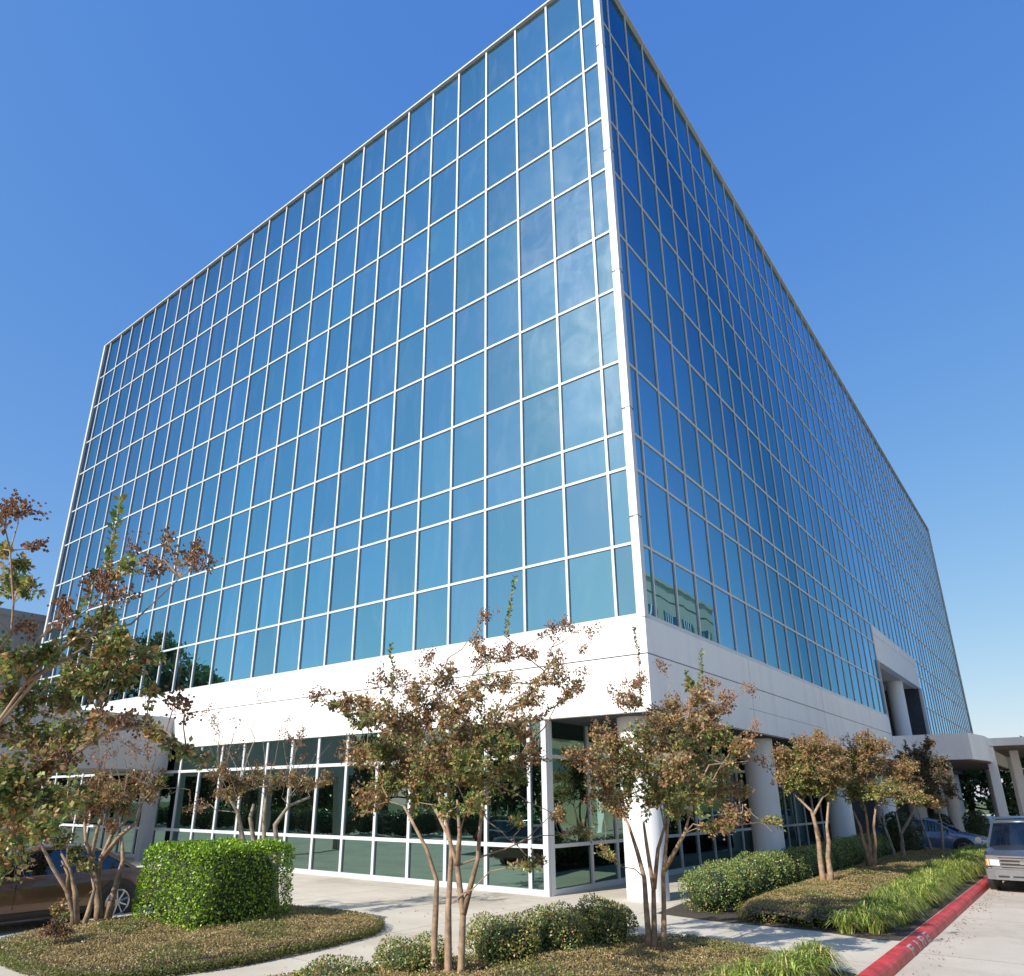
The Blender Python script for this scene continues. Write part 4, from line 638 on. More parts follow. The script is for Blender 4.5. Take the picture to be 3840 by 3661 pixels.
# ---------------------------------------------------------------- hedges, bushes and beds
def hull_leaves(n, sampler, size, pal, w, aspect=.55, up=.35):
    P, N = sampler(n); D = N*.4+RNG.normal(size=P.shape)*.7; D[:, 2] += up
    return leaves(P, D, size*RNG.uniform(.6, 1.3, n), aspect=aspect, nrm=N+np.array([0, 0, .25])), pick(pal, w, n, .32, 1.55)
def lump(P, amp, sc, seed=0):
    q = P*sc+seed; return amp*(np.sin(q[:, 0]*1.3+q[:, 1]*.7)*np.cos(q[:, 1]*1.1-q[:, 2]*.9)+.6*np.sin(q[:, 2]*1.7+q[:, 0]*2.1+1)*np.cos(q[:, 1]*2.3))
def superbox(c, h, e=9.0):
    """points and normals on a rounded box"""
    c = np.array(c); h = np.array(h)
    def f(n):
        A = h[1]*h[2], h[0]*h[2], h[0]*h[1]; u = RNG.normal(size=(n*2, 3)); 
        # sample box surface then round it
        pr = np.array([A[0], A[1], A[2]])*1.0; pr /= pr.sum(); ax = RNG.choice(3, n, p=pr); q = RNG.uniform(-1, 1, (n, 3)); sg = np.where(RNG.random(n) < .5, -1, 1)
        sg = np.where(ax == 2, 1, sg); q[np.arange(n), ax] = sg
        r = (np.abs(q)**e).sum(1)**(1/e); q = q/r[:, None]
        P = c+q*h; N = np.sign(q)*np.abs(q)**(e-1)/h; N /= np.linalg.norm(N, axis=1, keepdims=True)
        P = P+N*lump(P, .03, 3.1)[:, None]-N*(RNG.random((n, 1))**2)*.13
        return P, N
    return f
def blob(c, h, flat=2.7, amp=.06):
    c = np.array(c); h = np.array(h)
    def f(n):
        q = RNG.normal(size=(n, 3)); q[:, 2] = np.where((q[:, 2] < 0) & (RNG.random(n) < .3), -q[:, 2], q[:, 2]); q /= (np.abs(q)**flat).sum(1)[:, None]**(1/flat)
        P = c+q*h; N = np.sign(q)*np.abs(q)**(flat-1)/h; N /= np.linalg.norm(N, axis=1, keepdims=True)
        P = P+N*lump(P, amp, 4.3, 2)[:, None]-N*(RNG.random((n, 1))**2)*.12; return P, N
    return f
def solid(c, h, e):
    """inner dark twig mass"""
    V = []; F = []; nu, nv = 20, 9
    for j in range(nv):
        ph = math.pi*(j/(nv-1)-.5)
        for i in range(nu):
            th = 2*math.pi*i/nu; q = np.array([math.cos(ph)*math.cos(th), math.cos(ph)*math.sin(th), math.sin(ph)]); q /= (np.abs(q)**e).sum()**(1/e); V.append(tuple(np.array(c)+q*np.array(h)))
    for j in range(nv-1):
        for i in range(nu): F.append((j*nu+i, j*nu+(i+1) % nu, (j+1)*nu+(i+1) % nu, (j+1)*nu+i))
    return V, F
def bush(name, label, cat, parts, n, size, pal, w, group=None, mat='leafgloss', inner=.86, e=None):
    Vs = []; Cs = []; inner_z = .9; BV = []; BF = []; tot = sum(a[1][0]*a[1][1]+a[1][0]*a[1][2] for a in parts)
    for c, h, kind in parts:
        s = superbox(c, h) if kind == 'box' else blob(c, h); k = int(n*(h[0]*h[1]+h[0]*h[2])/tot)
        v, col = hull_leaves(k, s, size, pal, w); Vs.append(v); Cs.append(col)
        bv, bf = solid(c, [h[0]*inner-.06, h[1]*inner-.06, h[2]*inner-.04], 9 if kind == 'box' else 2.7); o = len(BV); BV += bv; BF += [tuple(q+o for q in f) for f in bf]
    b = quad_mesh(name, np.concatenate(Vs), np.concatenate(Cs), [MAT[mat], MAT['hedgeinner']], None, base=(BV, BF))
    return tag(b, label, cat, group)
BRIGHT = ([(.15,.25,.012),(.09,.17,.012),(.22,.33,.025),(.04,.085,.01),(.28,.33,.05)], [4,3,2,1.8,.8])
hb = bush('clipped_hedge', 'bright green hedge clipped square on the brown bed at left', 'hedge', [((-5.12,-7.55,-5.70),(1.08,.98,.73),'box')], 26000, .05, *BRIGHT)
BOX = ([(.13,.18,.04),(.19,.235,.055),(.07,.11,.028),(.27,.31,.10),(.28,.15,.07)], [4,3,2.5,1.2,.7])
BOX2 = ([(.13,.165,.04),(.19,.215,.05),(.07,.095,.028),(.28,.27,.085),(.32,.17,.07),(.22,.11,.05)], [4,3,2.5,1.2,1.2,.8])
gB = 'round bushes in the foreground bed'
RB = lambda x, y, r, h: ((x, y, G0+h*.48), (r, r*1.04, h*.52), 'blob')
bush('round_bush', 'rightmost round bush of the foreground row, right beside the slim stemmed tree', 'bush', [RB(1.36,-4.98,.47,.72)], 6500, .036, *BOX2, group=gB)
bush('round_bush', 'bush second from the right in the foreground row, tallest hump', 'bush', [RB(1.08,-5.85,.5,.68)], 6500, .036, *BOX2, group=gB)
bush('round_bush', 'wide low bush directly right of the three foreground trunks', 'bush', [RB(.82,-6.75,.52,.62)], 6500, .036, *BOX2, group=gB)
bush('round_bush', 'olive bush just left of the three foreground trunks at the lower edge', 'bush', [RB(.22,-7.95,.46,.44)], 4600, .036, *BOX2, group=gB)
bush('round_bush', 'leftmost bush of the foreground row, only its top showing', 'bush', [RB(-.16,-9.0,.42,.3)], 3600, .036, *BOX2, group=gB)
hp = []
y = -.35; k = 0
hp.append(((1.0,.15,-6.0),(.55,.70,.44),'blob')); hp.append(((.95,1.5,-5.98),(.55,.74,.46),'blob'))
for i in range(12): hp.append(((.88-.012*i*1.2+R_.uniform(-.05,.05), 2.95+i*1.4, -5.97+R_.uniform(-.05,.05)),(.52,.80,.46),'blob'))
bush('boxwood_hedge', 'long low hedge of lumpy round boxwoods along the arcade columns', 'hedge', hp, 52000, .042, *BOX)
# ground cover mounds
def inside(poly, x, y):
    c = np.zeros(len(x), bool); n = len(poly); j = n-1
    for i in range(n):
        xi, yi = poly[i]; xj, yj = poly[j]
        c ^= ((yi > y) != (yj > y)) & (x < (xj-xi)*(y-yi)/(yj-yi+1e-12)+xi); j = i
    return c
def edge_dist(poly, x, y):
    dmin = np.full(len(x), 9.)
    for i in range(len(poly)):
        ax, ay = poly[i-1]; bx_, by_ = poly[i]; dx, dy = bx_-ax, by_-ay; t = np.clip(((x-ax)*dx+(y-ay)*dy)/(dx*dx+dy*dy), 0, 1)
        dmin = np.minimum(dmin, np.hypot(x-ax-t*dx, y-ay-t*dy))
    return dmin
def round_poly(P, k=3):
    for _ in range(k):
        Q = []
        for i in range(len(P)):
            a = np.array(P[i]); b = np.array(P[(i+1) % len(P)]); Q += [tuple(a*.8+b*.2), tuple(a*.2+b*.8)]
        P = Q
    return P
def ground_cover(name, label, poly, h, n, pal, w, size=.04, edge=.16, edge_pal=None, z0=G0):
    poly = round_poly(poly, 2); A = np.array(poly); lo, hi = A.min(0), A.max(0)
    def H(x, y):
        e = edge_dist(poly, x, y); return z0+h*np.clip(e/edge, 0, 1)**.45+.03*np.sin(x*2.1+y*1.3)*np.clip(e, 0, 1)+.02*np.sin(x*7.3)*np.cos(y*6.1)*np.clip(e*3, 0, 1)+.05*np.clip(e, 0, 1.2)
    # solid: grid clipped by polygon
    st = .11; xs = np.arange(lo[0], hi[0]+st, st); ys = np.arange(lo[1], hi[1]+st, st); X, Y = np.meshgrid(xs, ys, indexing='ij')
    ins = inside(poly, X.ravel(), Y.ravel()).reshape(X.shape); idx = {}; V = []; F = []
    Zs = H(X.ravel(), Y.ravel()).reshape(X.shape)-.035
    def vid(i, j):
        if (i, j) not in idx: idx[(i, j)] = len(V); V.append((X[i, j], Y[i, j], Zs[i, j] if ins[i, j] else z0-.01))
        return idx[(i, j)]
    for i in range(len(xs)-1):
        for j in range(len(ys)-1):
            if ins[i, j] and ins[i+1, j] and ins[i, j+1] and ins[i+1, j+1]: F.append((vid(i, j), vid(i+1, j), vid(i+1, j+1), vid(i, j+1)))
    x = RNG.uniform(lo[0], hi[0], n*3); y = RNG.uniform(lo[1], hi[1], n*3); k = inside(poly, x, y); x, y = x[k][:n], y[k][:n]
    # thicken edges
    ne = n//3; ii = RNG.integers(0, len(poly), ne); t = RNG.random(ne); a = A[ii-1]; b = A[ii]; L = np.hypot(*(b-a).T); pe = a+(b-a)*t[:, None]
    keep = RNG.random(ne) < L/L.max(); pe = pe[keep]; pe = pe+RNG.normal(size=pe.shape)*.02
    ze = z0+RNG.random(len(pe))*h*.95
    P = np.vstack([np.stack([x, y, H(x, y)+RNG.normal(size=len(x))*.012], 1), np.column_stack([pe, ze])])
    cen = A.mean(0); D = RNG.normal(size=P.shape)*.8; D[:, 2] = np.abs(D[:, 2])*.5+.1
    col = pick(pal, w, len(P), .28, 1.15); 
    if edge_pal: col[len(x):] = pick(*edge_pal, len(P)-len(x), .3, 1.2)
    patch = np.sin(P[:, 0]*1.7+P[:, 1]*2.3)*np.cos(P[:, 1]*1.1-P[:, 0]*.6); m_ = (patch > .35) & (RNG.random(len(P)) < .55); col[m_] = pick([(.16,.18,.045),(.21,.21,.06),(.12,.15,.035)], [1,1,1], m_.sum(), .2, 1.15)
    NR = np.array([[-.1, -.25, .9]])*np.ones((len(P), 1)); ed = (b-a)[keep]; ed = np.stack([ed[:, 1], -ed[:, 0]], 1); ed /= np.linalg.norm(ed, axis=1, keepdims=True)+1e-9
    sgn = np.sign(((pe-cen)*ed).sum(1)); NR[len(x):] = np.column_stack([ed*sgn[:, None], np.full(len(pe), .35)])
    o = quad_mesh(name, leaves(P, D, size*RNG.uniform(.6, 1.4, len(P)), aspect=.6, nrm=NR, nn=.55), col, [MAT['leaf'], MAT['soil']], None, base=(V, F))
    return tag(o, label, kind='stuff')
BRN = ([(.34,.245,.10),(.42,.31,.145),(.25,.20,.075),(.20,.20,.06),(.48,.35,.19)], [4,3,2.5,1.6,1.5])
GRN = ([(.13,.20,.03),(.20,.26,.04),(.24,.22,.06),(.30,.16,.05)], [3,3,2,1])
ground_cover('ground_cover', 'bronzed ground cover bed at left under the square hedge', [(-5.2,-10.95),(-6.5,-10.35),(-6.95,-8.9),(-6.45,-7.0),(-5.9,-5.5),(-4.1,-5.15),(-3.0,-5.35),(-2.4,-6.1),(-2.15,-7.6),(-2.1,-9.2),(-2.6,-10.7),(-3.8,-11.0)], .15, 90000, *BRN, size=.027, edge_pal=([(.10,.13,.03),(.13,.16,.04),(.2,.15,.06)], [3,3,2]))
ground_cover('ground_cover', 'bronzed ground cover bed around the slim stemmed tree', [(-1.3,-10.6),(-.75,-9.0),(.0,-8.0),(.35,-6.2),(1.3,-4.0),(1.95,-3.45),(2.85,-3.6),(3.75,-3.95),(4.05,-4.9),(4.1,-11)], .12, 80000, *BRN, size=.027, edge_pal=GRN)
ground_cover('ground_cover', 'mounded bronzed ground cover bed between the hedge and the red kerb', [(1.85,-1.0),(1.55,.8),(1.5,6),(1.4,14),(1.4,21),(3.3,21),(3.35,12),(3.45,6),(3.75,1.5),(3.85,-.35),(3.4,-.95)], .25, 90000, *BRN, size=.03, edge_pal=GRN)
ms = MB()
for P in ([(-1.4,-10.7),(-.85,-9.0),(-.1,-8.0),(.3,-6.2),(1.1,-3.9),(1.9,-3.35),(2.9,-3.5),(3.9,-3.8),(4.72,-4.2),(4.72,-11)], [(.25,-.9),(1.6,-1.15),(3.4,-1.05),(4.3,-1.35),(4.72,-1.2),(4.72,24),(.2,24),(.0,1.2)]):
    ms.prism(P, G0-.02, G0+.008)
struct('mulch_bed', ms, MAT['soil'])
# strap-leaved border grass
def strap_grass(name, label, spots, pal, w, hgt=.38, per=70):
    Q = []; Cc = []
    for x, y, s in spots:
        n = int(per*s); a = RNG.uniform(0, 2*math.pi, n); rr_ = RNG.uniform(.15, 1, n)**.8*hgt*1.1*s; hh = hgt*s*RNG.uniform(.6, 1.1, n); x0 = x+RNG.normal(size=n)*.05; y0 = y+RNG.normal(size=n)*.05
        dx, dy = np.cos(a), np.sin(a); wv = RNG.uniform(.007, .013, n); col = pick(pal, w, n, .3); prev = None
        for k in range(5):
            t = k/4; px = x0+dx*rr_*t**1.4; py = y0+dy*rr_*t**1.4; pz = G0+hh*(1-(1-t)**2)-hh*.75*t**3*np.clip(rr_/hgt, .2, 1.1); ww = wv*(1-t**2*.92)
            L = np.stack([px-dy*ww, py+dx*ww, pz], 1); Rr = np.stack([px+dy*ww, py-dx*ww, pz], 1)
            if prev is not None: Q.append(np.stack([prev[0], prev[1], Rr, L], 1)); Cc.append(col)
            prev = (L, Rr)
    o = quad_mesh(name, np.concatenate(Q), np.concatenate(Cc), [MAT['leaf']]); return tag(o, label, kind='stuff')
LIR = ([(.17,.22,.035),(.11,.155,.03),(.26,.29,.07),(.06,.085,.022),(.32,.26,.11)], [4,3,2.2,2.5,1.4])
sp_ = [(R_.uniform(3.78,4.42) if yy < 8 else R_.uniform(3.5,4.42), yy+R_.uniform(-.1,.1), R_.uniform(.8,1.2)) for yy in np.arange(-.9, 22, .16)]
strap_grass('border_grass', 'bright strap leaved grass spilling along the red kerb', sp_, *LIR, hgt=.5, per=190)
sp_ = [(R_.uniform(3.75,4.4), yy+R_.uniform(-.1,.1), R_.uniform(.8,1.15)) for yy in np.arange(-9.5, -4.1, .2)]
strap_grass('border_grass', 'strap leaved grass clump at the tip of the foreground bed', sp_, *LIR, hgt=.42, per=170)
# small dark red sprig in the left bed
Tn = dict(base=[-4.75,-10.35], stems=[[[0,0,0],[.03,.02,.18],[.06,0,.26]],[[0,0,0],[-.08,.05,.2],[-.12,.08,.3]]], clumps=[[.06,0,.28,.09,'k'],[-.12,.08,.32,.09,'k'],[.14,.05,.18,.08,'h'],[-.02,.1,.38,.06,'g'],[.02,-.1,.22,.08,'h']], shoots=[])
grow_tree('shrub_sprig', Tn, 'small dark red sprig poking out of the left ground cover', zg=G0+.14, leaf=.055, dens=2.2, stem_r=.01, cat='plant', group=None)
# fallen leaves on the pavement
n = 260; P = np.column_stack([RNG.uniform(-6, 4.5, n), RNG.uniform(-9, 1, n), np.full(n, G0+.012)]); D = RNG.normal(size=(n, 3)); D[:, 2] *= .08
tag(quad_mesh('fallen_leaves', leaves(P, D, .05*RNG.uniform(.5, 1.1, n)), pick([(.2,.09,.04),(.28,.14,.06),(.14,.09,.04)], [1,1,1], n), [MAT['leaf']]), 'scattered dry leaves on the pale pavement', kind='stuff')

n = 420; P = np.column_stack([5.07+np.abs(RNG.normal(size=n))*.22, RNG.uniform(-6, 18, n), np.full(n, RD+.014)]); D = RNG.normal(size=(n, 3)); D[:, 2] *= .1
tag(quad_mesh('gutter_leaves', leaves(P, D, .05*RNG.uniform(.4, 1.1, n)), pick([(.16,.08,.04),(.22,.12,.06),(.10,.08,.04)], [1,1,1], n), [MAT['leaf']]), 'dry leaves gathered in the gutter along the red kerb', kind='stuff')

# ---------------------------------------------------------------- background trees
def big_tree(name, loc, h, r, label, seed, pal=None, n=9000, leaf=.42, trunk=.3, zb=.3, group='trees round the car park'):
    rs = np.random.default_rng(seed); root = empty(name, (loc[0], loc[1], RD), label, 'tree', group); B = Vector((loc[0], loc[1], RD))
    t = MB(); t.tube([B, B+Vector((.1,.05,h*.3)), B+Vector((.25,-.1,h*.6))], [trunk, trunk*.75, trunk*.35], 9)
    cl = []
    for i in range(22):
        a = rs.uniform(0, 6.28); q = rs.uniform(.15, 1)**.6; zz = h*(zb+(1-zb)*rs.uniform(.12, .92)); wd = r*math.sqrt(max(.08, 1-((zz/h-zb-.35*(1-zb))/((1-zb)*.68))**2))
        cl.append((B.x+math.cos(a)*wd*q*.85, B.y+math.sin(a)*wd*q*.85, B.z+zz, r*rs.uniform(.22, .4)))
        if i < 9: t.tube([B+Vector((.15,0,h*rs.uniform(.22,.45))), Vector(cl[-1][:3])], [trunk*.35, .04], 6)
    t.build('trunk', MAT['barkdark'], root, smooth=True)
    cl = np.array(cl); k = rs.integers(0, len(cl), n); u = rs.normal(size=(n, 3)); u /= np.linalg.norm(u, axis=1, keepdims=True); P = cl[k, :3]+u*cl[k, 3:]*rs.uniform(.45, 1.08, (n, 1))*np.array([1,1,.8])
    D = u+rs.normal(size=(n, 3))*.8; pal = pal or ([(.035,.06,.02),(.055,.085,.025),(.08,.10,.03),(.025,.04,.015)], [3,3,1.5,2])
    quad_mesh('crown', leaves(P, D, leaf*rs.uniform(.6, 1.3, n), aspect=.6), pick(*pal, n), [MAT['leaf']], root); return root
for i, (x, y, h, r) in enumerate([(4.4,58,6.3,4.2),(-.5,62,6.5,4.4),(8.5,66,7.0,5),(-6,60,6,4.4),(13,60,6.5,4.6)]):
    big_tree('oak_tree', (x, y), h, r, ['dark evergreen oak at the right edge beyond the canopy posts','dark evergreen oak seen between the canopy columns, middle','tallest dark evergreen oak beyond the drop-off canopy','dark evergreen oak seen behind the canopy columns, left end','dark evergreen oak furthest right beyond the drop-off canopy'][i], 40+i, n=8000, leaf=.34, zb=.0, group='dark evergreen trees beyond the drop-off canopy')
for i, (x, y, h, r) in enumerate([(-100,-33,25,10),(-90,-31,23.5,9),(-81,-31,19.5,7.5),(-72,-30,15.5,6)]):
    big_tree('oak_tree', (x, y), h, r, ['tallest dark oak mirrored at the far left end of the sunlit glass','second tallest dark oak mirrored at the left of the sunlit glass','mid height dark oak mirrored right of the tallest ones','lowest dark oak mirrored above the white band'][i], 60+i, n=11000, leaf=.7, zb=.1, group='oaks mirrored in the sunlit glass')
for i, (x, y, h, r) in enumerate([(-60,-31,12.5,4),(-52,-33,11,3.5)]):
    big_tree('bare_tree', (x, y), h, r, ['thin half bare tree mirrored above the white band, taller one','thin half bare tree mirrored above the white band, shorter one nearer the corner'][i], 80+i, n=1100, leaf=.45, trunk=.16, group='thin trees mirrored above the white band')
for i, (x, y, h, r) in enumerate([(-76,-35,9,5.5),(-68,-37,8.5,5),(-60,-35,8.8,5),(-52,-37,8.4,5),(-44.5,-35,8.6,5),(-37,-37,8.4,5),(-30,-35,8.6,4.6),(-23,-37,8.2,4.6),(-16,-35,8,4.2)]):
    big_tree('oak_tree', (x, y), h, r, ('dark tree mirrored in the ground floor glass, '+['far left end','second from the left end','third from the left end','left of the middle','middle one','right of the middle','third from the right end','second from the right end','right end, nearest the glass corner'][i]), 100+i, n=4200, leaf=.5, zb=.04, group='dark trees across the car park')
big_tree('tall_pine', (-30.5,-60), 25.5, 1.7, 'narrow dark pine mirrored beside the building corner', 130, n=2600, leaf=.4, zb=.25)

hr = []
for i in range(30): hr.append(((-62+i*2.0, -20.5+R_.uniform(-.15,.15), -5.75),(1.15,.7,.85),'blob'))
bush('tall_hedge', 'long dark hedge across the drive mirrored in the ground floor glass', 'hedge', hr, 16000, .17, [(.05,.08,.02),(.08,.11,.03),(.03,.05,.015)], [2,2,1])

for (x, y, r, h, lab) in ((1.55, 18.3, .7, 1.75, 'tall dark shrub left of the blue car, behind the thin trunks'), (2.9, 30.6, .55, 1.7, 'dark rounded shrub under the entrance canopy, right one'), (1.3, 30.6, .5, 1.5, 'dark shrub under the entrance canopy, left one')):
    bush('dark_shrub', lab, 'shrub', [((x, y, RD+h*.5), (r, r, h*.52), 'blob')], 2600, .09, [(.035,.05,.018),(.06,.08,.025),(.025,.035,.015)], [2,1.5,1.5])
# ---------------------------------------------------------------- vehicles
def loft(mb, secs, mi=0, capn=True):
    n = len(secs[0]); i0 = len(mb.v)
    for s in secs: mb.v += [tuple(p) for p in s]
    for k in range(len(secs)-1):
        for j in range(n):
            mb.f.append((i0+k*n+j, i0+(k+1)*n+j, i0+(k+1)*n+(j+1) % n, i0+k*n+(j+1) % n)); mb.mi.append(mi)
    if capn:
        mb.f.append(tuple(i0+j for j in range(n))); mb.mi.append(mi); mb.f.append(tuple(i0+(len(secs)-1)*n+j for j in reversed(range(n)))); mb.mi.append(mi)
def interp(tab, x):
    for (a, va), (b, vb) in zip(tab[:-1], tab[1:]):
        if a <= x <= b:
            t = (x-a)/(b-a) if b > a else 0; return va+(vb-va)*t
    return tab[-1][1] if x > tab[-1][0] else tab[0][1]
def ring(x, w, zb, zs, zt, crown=.05):
    """lower body section across y: tucked sill, shoulder, crowned top"""
    h = zt-zb
    pts = [(-w*.86,zb),(-w*.97,zb+.12*h),(-w,zb+.35*h),(-w*.995,zb+.6*h),(-w*.975,zs),(-w*.90,zt-.02),(-w*.55,zt+crown*.7),(0,zt+crown)]
    return [(x, y, z) for y, z in pts]+[(x, -y, z) for y, z in reversed(pts[:-1])]
def make_car(name, label, paint, L, Wd, prof, green, wheels, suv=False, wheel_r=.33, amber=False, group=None, front_detail=True, interior_shade=False):
    """local frame: +x front, z up from the road; prof = [(x, top z)], green = [(x, roof z)] from rear to front"""
    root = empty(name, (0, 0, 0), label, 'car', group); hw = Wd/2
    mb = MB(); zb = .30 if suv else .20; secs = []; N = 36
    for i in range(N+1):
        x = -L/2+L*i/N; t = abs(x)/(L/2); w = hw*(1-.16*max(0, (t-.72)/.28)**2.2); zt = interp(prof, x); nose = max(0, (t-.93)/.07)
        secs.append(ring(x, w*(1-.05*nose), zb+.10*nose, zt-.13+.02*nose, zt-.05*nose**2))
    loft(mb, secs); b = mb.build('body', paint, root, smooth=True)
    try: b.data.set_sharp_from_angle(angle=math.radians(35))
    except Exception: pass
    # glasshouse: windows below, painted roof and pillars
    gx0, gx1 = green[0][0], green[-1][0]; mb = MB(); rfm = MB(); secs = []; M_ = 16; roof = []
    for i in range(M_+1):
        x = gx0+(gx1-gx0)*i/M_; zr = interp(green, x); zl = interp(prof, x)-.06; f = max(.0, min(1, (zr-zl)/(max(g[1] for g in green)-zl)))
        wb, wt = hw*.90, hw*(.90-.20*f)
        secs.append([(x,-wb,zl),(x,-wt,max(zl+.01, zr-.05)),(x,-wt*.85,zr+.0),(x,0,zr+.03*f),(x,wt*.85,zr),(x,wt,max(zl+.01, zr-.05)),(x,wb,zl)])
    loft(mb, secs); g_ = mb.build('windows', MAT['carglass'], root, smooth=True)
    try: g_.data.set_sharp_from_angle(angle=math.radians(30))
    except Exception: pass
    hi = max(g[1] for g in green); rx = [g[0] for g in green if g[1] > hi-.09]; x0, x1 = min(rx), max(rx)
    secs = []
    for i in range(9):
        x = x0-.05+(x1-x0+.1)*i/8; zr = interp(green, x); w = hw*.72
        secs.append([(x,-w,zr-.05),(x,-w*.98,zr+.005),(x,-w*.8,zr+.028),(x,0,zr+.05),(x,w*.8,zr+.028),(x,w*.98,zr+.005),(x,w,zr-.05),(x,0,zr-.02)])
    loft(rfm, secs); rfm.build('roof', paint, root, smooth=True)
    for s in (-1, 1):
        pl = MB()
        def top(x): zr = interp(green, x); return (x, s*hw*.70, zr-.02)
        def bot(x): return (x, s*hw*.905, interp(prof, x)-.04)
        for xb, xt in ((gx0+.02, x0), (gx1-.02, x1), ((x0+x1)/2-.05, (x0+x1)/2-.05)) + (((x0-.0, x0+.05),) if suv else ()):
            pl = MB(); pl.tube([bot(xb), top(xt)], .035, 6); pl.build('pillar', paint, root)
    for s in (-1, 1):
        m = MB(); xm = gx1-.35; zm = interp(prof, xm)+.08; m.tube([(xm,s*hw*.88,zm),(xm,s*(hw+.10),zm+.03)], .03, 6); m.tube([(xm-.06,s*(hw+.13),zm+.05),(xm+.05,s*(hw+.13),zm+.05)], .085, 10); m.build('mirror', paint, root)
    if front_detail:
        xf = L/2; zt = interp(prof, xf-.1); m = MB()
        if suv:
            m.prism([(xf-.12,-hw*.97),(xf+.02,-hw*.93),(xf+.085,-hw*.72),(xf+.10,-hw*.3),(xf+.10,hw*.3),(xf+.085,hw*.72),(xf+.02,hw*.93),(xf-.12,hw*.97)], .32, .57); m.build('bumper', MAT['bumper'], root)
            m = MB(); m.prism([(xf-.16,-hw*.93),(xf-.02,-hw*.88),(xf+.035,-hw*.6),(xf+.035,hw*.6),(xf-.02,hw*.88),(xf-.16,hw*.93)], .575, .90); m.build('fascia', MAT['bumper'], root)
            m = MB()
            for y0 in (-.62,-.30,.08,.40): m.box((xf+.095,y0,.385),(xf+.106,y0+.24,.425))
            m.box((xf+.02,-hw*.55,.63),(xf+.058,hw*.55,.86)); m.build('grille_opening', MAT['dark'], root)
            m = MB()
            for k in range(3): m.box((xf+.05,-hw*.56,.635+k*.085),(xf+.075,hw*.56,.67+k*.085))
            m.box((xf+.0,-hw*.6,.865),(xf+.075,hw*.6,.90)); m.box((xf+.06,-.09,.7),(xf+.085,.09,.79)); m.build('grille', MAT['chrome'], root)
            zl0, zl1 = .66, .80
        else:
            m.box((xf-.05,-hw*.5,.48),(xf+.018,hw*.5,.60)); m.box((xf-.04,-hw*.6,.25),(xf+.02,hw*.6,.38)); m.build('grille', MAT['dark'], root); zl0, zl1 = .55, .68
        for s in (-1, 1):
            m = MB(); m.prism([(xf-.22,s*hw*.93),(xf+.045 if suv else xf+.0,s*hw*.86),(xf+.062 if suv else xf+.012,s*hw*.58),(xf-.1,s*hw*.58)][::s], zl0, zl1); m.build('headlight', MAT['lens'], root)
            if amber: m = MB(); m.prism([(xf-.25,s*hw*.95),(xf+.03,s*hw*.90),(xf+.056,s*hw*.80),(xf-.1,s*hw*.80)][::s], zl0-.012, zl1+.006); m.build('turn_signal', MAT['amber'], root)
            m = MB(); m.box((-xf-.02,min(s*hw*.9,s*hw*.6),.62),(-xf+.08,max(s*hw*.9,s*hw*.6),.78)); m.build('tail_light', MAT['red'], root)
    tr = MB()
    for s in (-1, 1):
        tr.box((-L*.36,min(s*hw*.985,s*hw*1.004),zb+.08),(L*.36,max(s*hw*.985,s*hw*1.004),zb+.14))
        for xd in (-.42,.52): tr.box((xd,min(s*hw*.97,s*hw*1.001),zb+.2),(xd+.008,max(s*hw*.97,s*hw*1.001),interp(prof,xd)-.14))
    tr.build('side_trim', MAT['dark'], root)
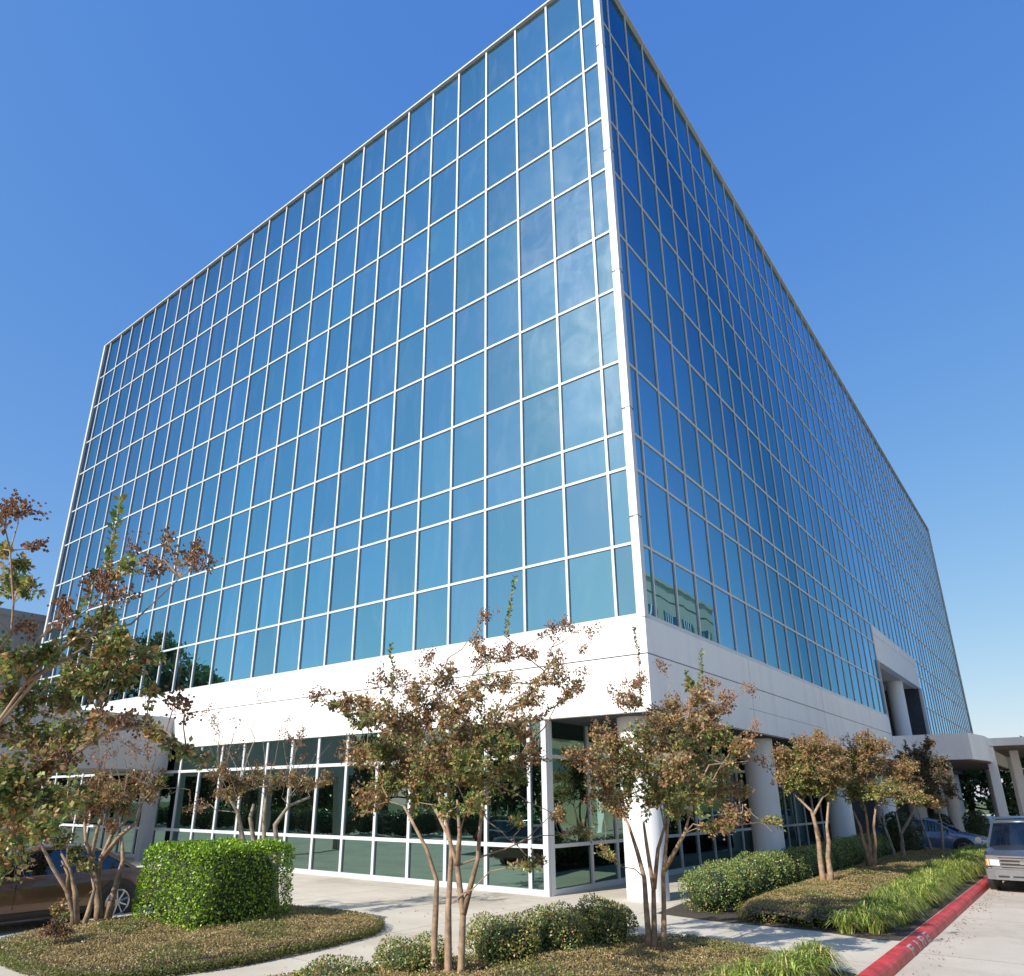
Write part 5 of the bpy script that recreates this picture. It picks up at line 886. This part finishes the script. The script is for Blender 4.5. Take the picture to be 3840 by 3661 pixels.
    for xw in wheels:
        for s in (-1, 1):
            y = s*(hw-.10); ar = MB(); ar.tube([(xw,s*(hw-.25),wheel_r+.02),(xw,s*(hw+.004),wheel_r+.02)], wheel_r+.075, 28); ar.build('wheel_arch', MAT['dark'], root)
            w = MB(); w.tube([(xw,y-.12*s,wheel_r),(xw,y-.11*s,wheel_r),(xw,y+.10*s,wheel_r),(xw,y+.118*s,wheel_r)], [wheel_r*.93,wheel_r,wheel_r,wheel_r*.9], 28); tyre = w.build('wheel', MAT['tyre'], root)
            rm = MB(); ye = y+.125*s; rm.tube([(xw,ye-.03*s,wheel_r),(xw,ye,wheel_r)], wheel_r*.16, 12)
            for k in range(9):
                a = k*2*math.pi/9; rm.tube([(xw+math.cos(a)*wheel_r*.12,ye-.01*s,wheel_r+math.sin(a)*wheel_r*.12),(xw+math.cos(a)*wheel_r*.64,ye-.012*s,wheel_r+math.sin(a)*wheel_r*.64)], .02, 5)
            for k in range(24):
                a = k*2*math.pi/24; a2 = (k+1)*2*math.pi/24; rm.tube([(xw+math.cos(a)*wheel_r*.66,ye-.01*s,wheel_r+math.sin(a)*wheel_r*.66),(xw+math.cos(a2)*wheel_r*.66,ye-.01*s,wheel_r+math.sin(a2)*wheel_r*.66)], .018, 5)
            rm.build('rim', MAT['chrome'], tyre)
    return root
def put(root, x, y, deg, z=RD): root.location = (x, y, z); root.rotation_euler = (0, 0, math.radians(deg)); return root
SEDP = [(-2.4,.78),(-2.2,.96),(-1.6,1.0),(-.9,.98),(.9,.96),(1.5,.88),(2.2,.74),(2.4,.62)]
SEDG = [(-1.75,.99),(-1.1,1.34),(-.7,1.42),(.1,1.43),(.45,1.36),(1.25,.95)]
SUVP = [(-2.35,.98),(-2.2,1.08),(1.0,1.08),(1.35,1.06),(2.1,.98),(2.35,.90)]
SUVG = [(-2.3,1.08),(-2.15,1.66),(-1.9,1.80),(.35,1.80),(.55,1.74),(1.12,1.08)]
suv = make_car('parked_suv', 'silver grey utility vehicle seen front-on at the right edge beside the red kerb', MAT['silver'], 4.7, 1.88, SUVP, SUVG, (-1.42, 1.42), suv=True, wheel_r=.37, amber=True)
put(suv, 5.98, 11.2, -90)
bc = make_car('blue_car', 'blue sedan pulled up under the entrance canopy, nose towards the drive', MAT['blue'], 4.6, 1.8, [(a*.96,b*1.04) for a, b in SEDP], [(a*.96,b*1.04) for a, b in SEDG], (-1.35, 1.38), wheel_r=.34, group=None)
put(bc, 1.75, 23.2, 0)
lc_ = make_car('parked_sedan', 'brown grey sedan parked behind the foliage at far left', MAT['bronze'], 4.8, 1.84, SEDP, SEDG, (-1.4, 1.42), wheel_r=.35)
put(lc_, -9.25, -9.1, -90)
rcx = make_car('dark_sedan', 'dark sedan across the car park mirrored in the ground floor glass', MAT['black'], 4.7, 1.82, SEDP, SEDG, (-1.38, 1.4), wheel_r=.34)
put(rcx, -13.6, -13.2, -90)
far = make_car('distant_car', 'pale car far beyond the drop-off canopy beside the parked vehicle', MAT['white'], 4.6, 1.8, SEDP, SEDG, (-1.35, 1.38), wheel_r=.33)
put(far, 6.8, 52, 10)
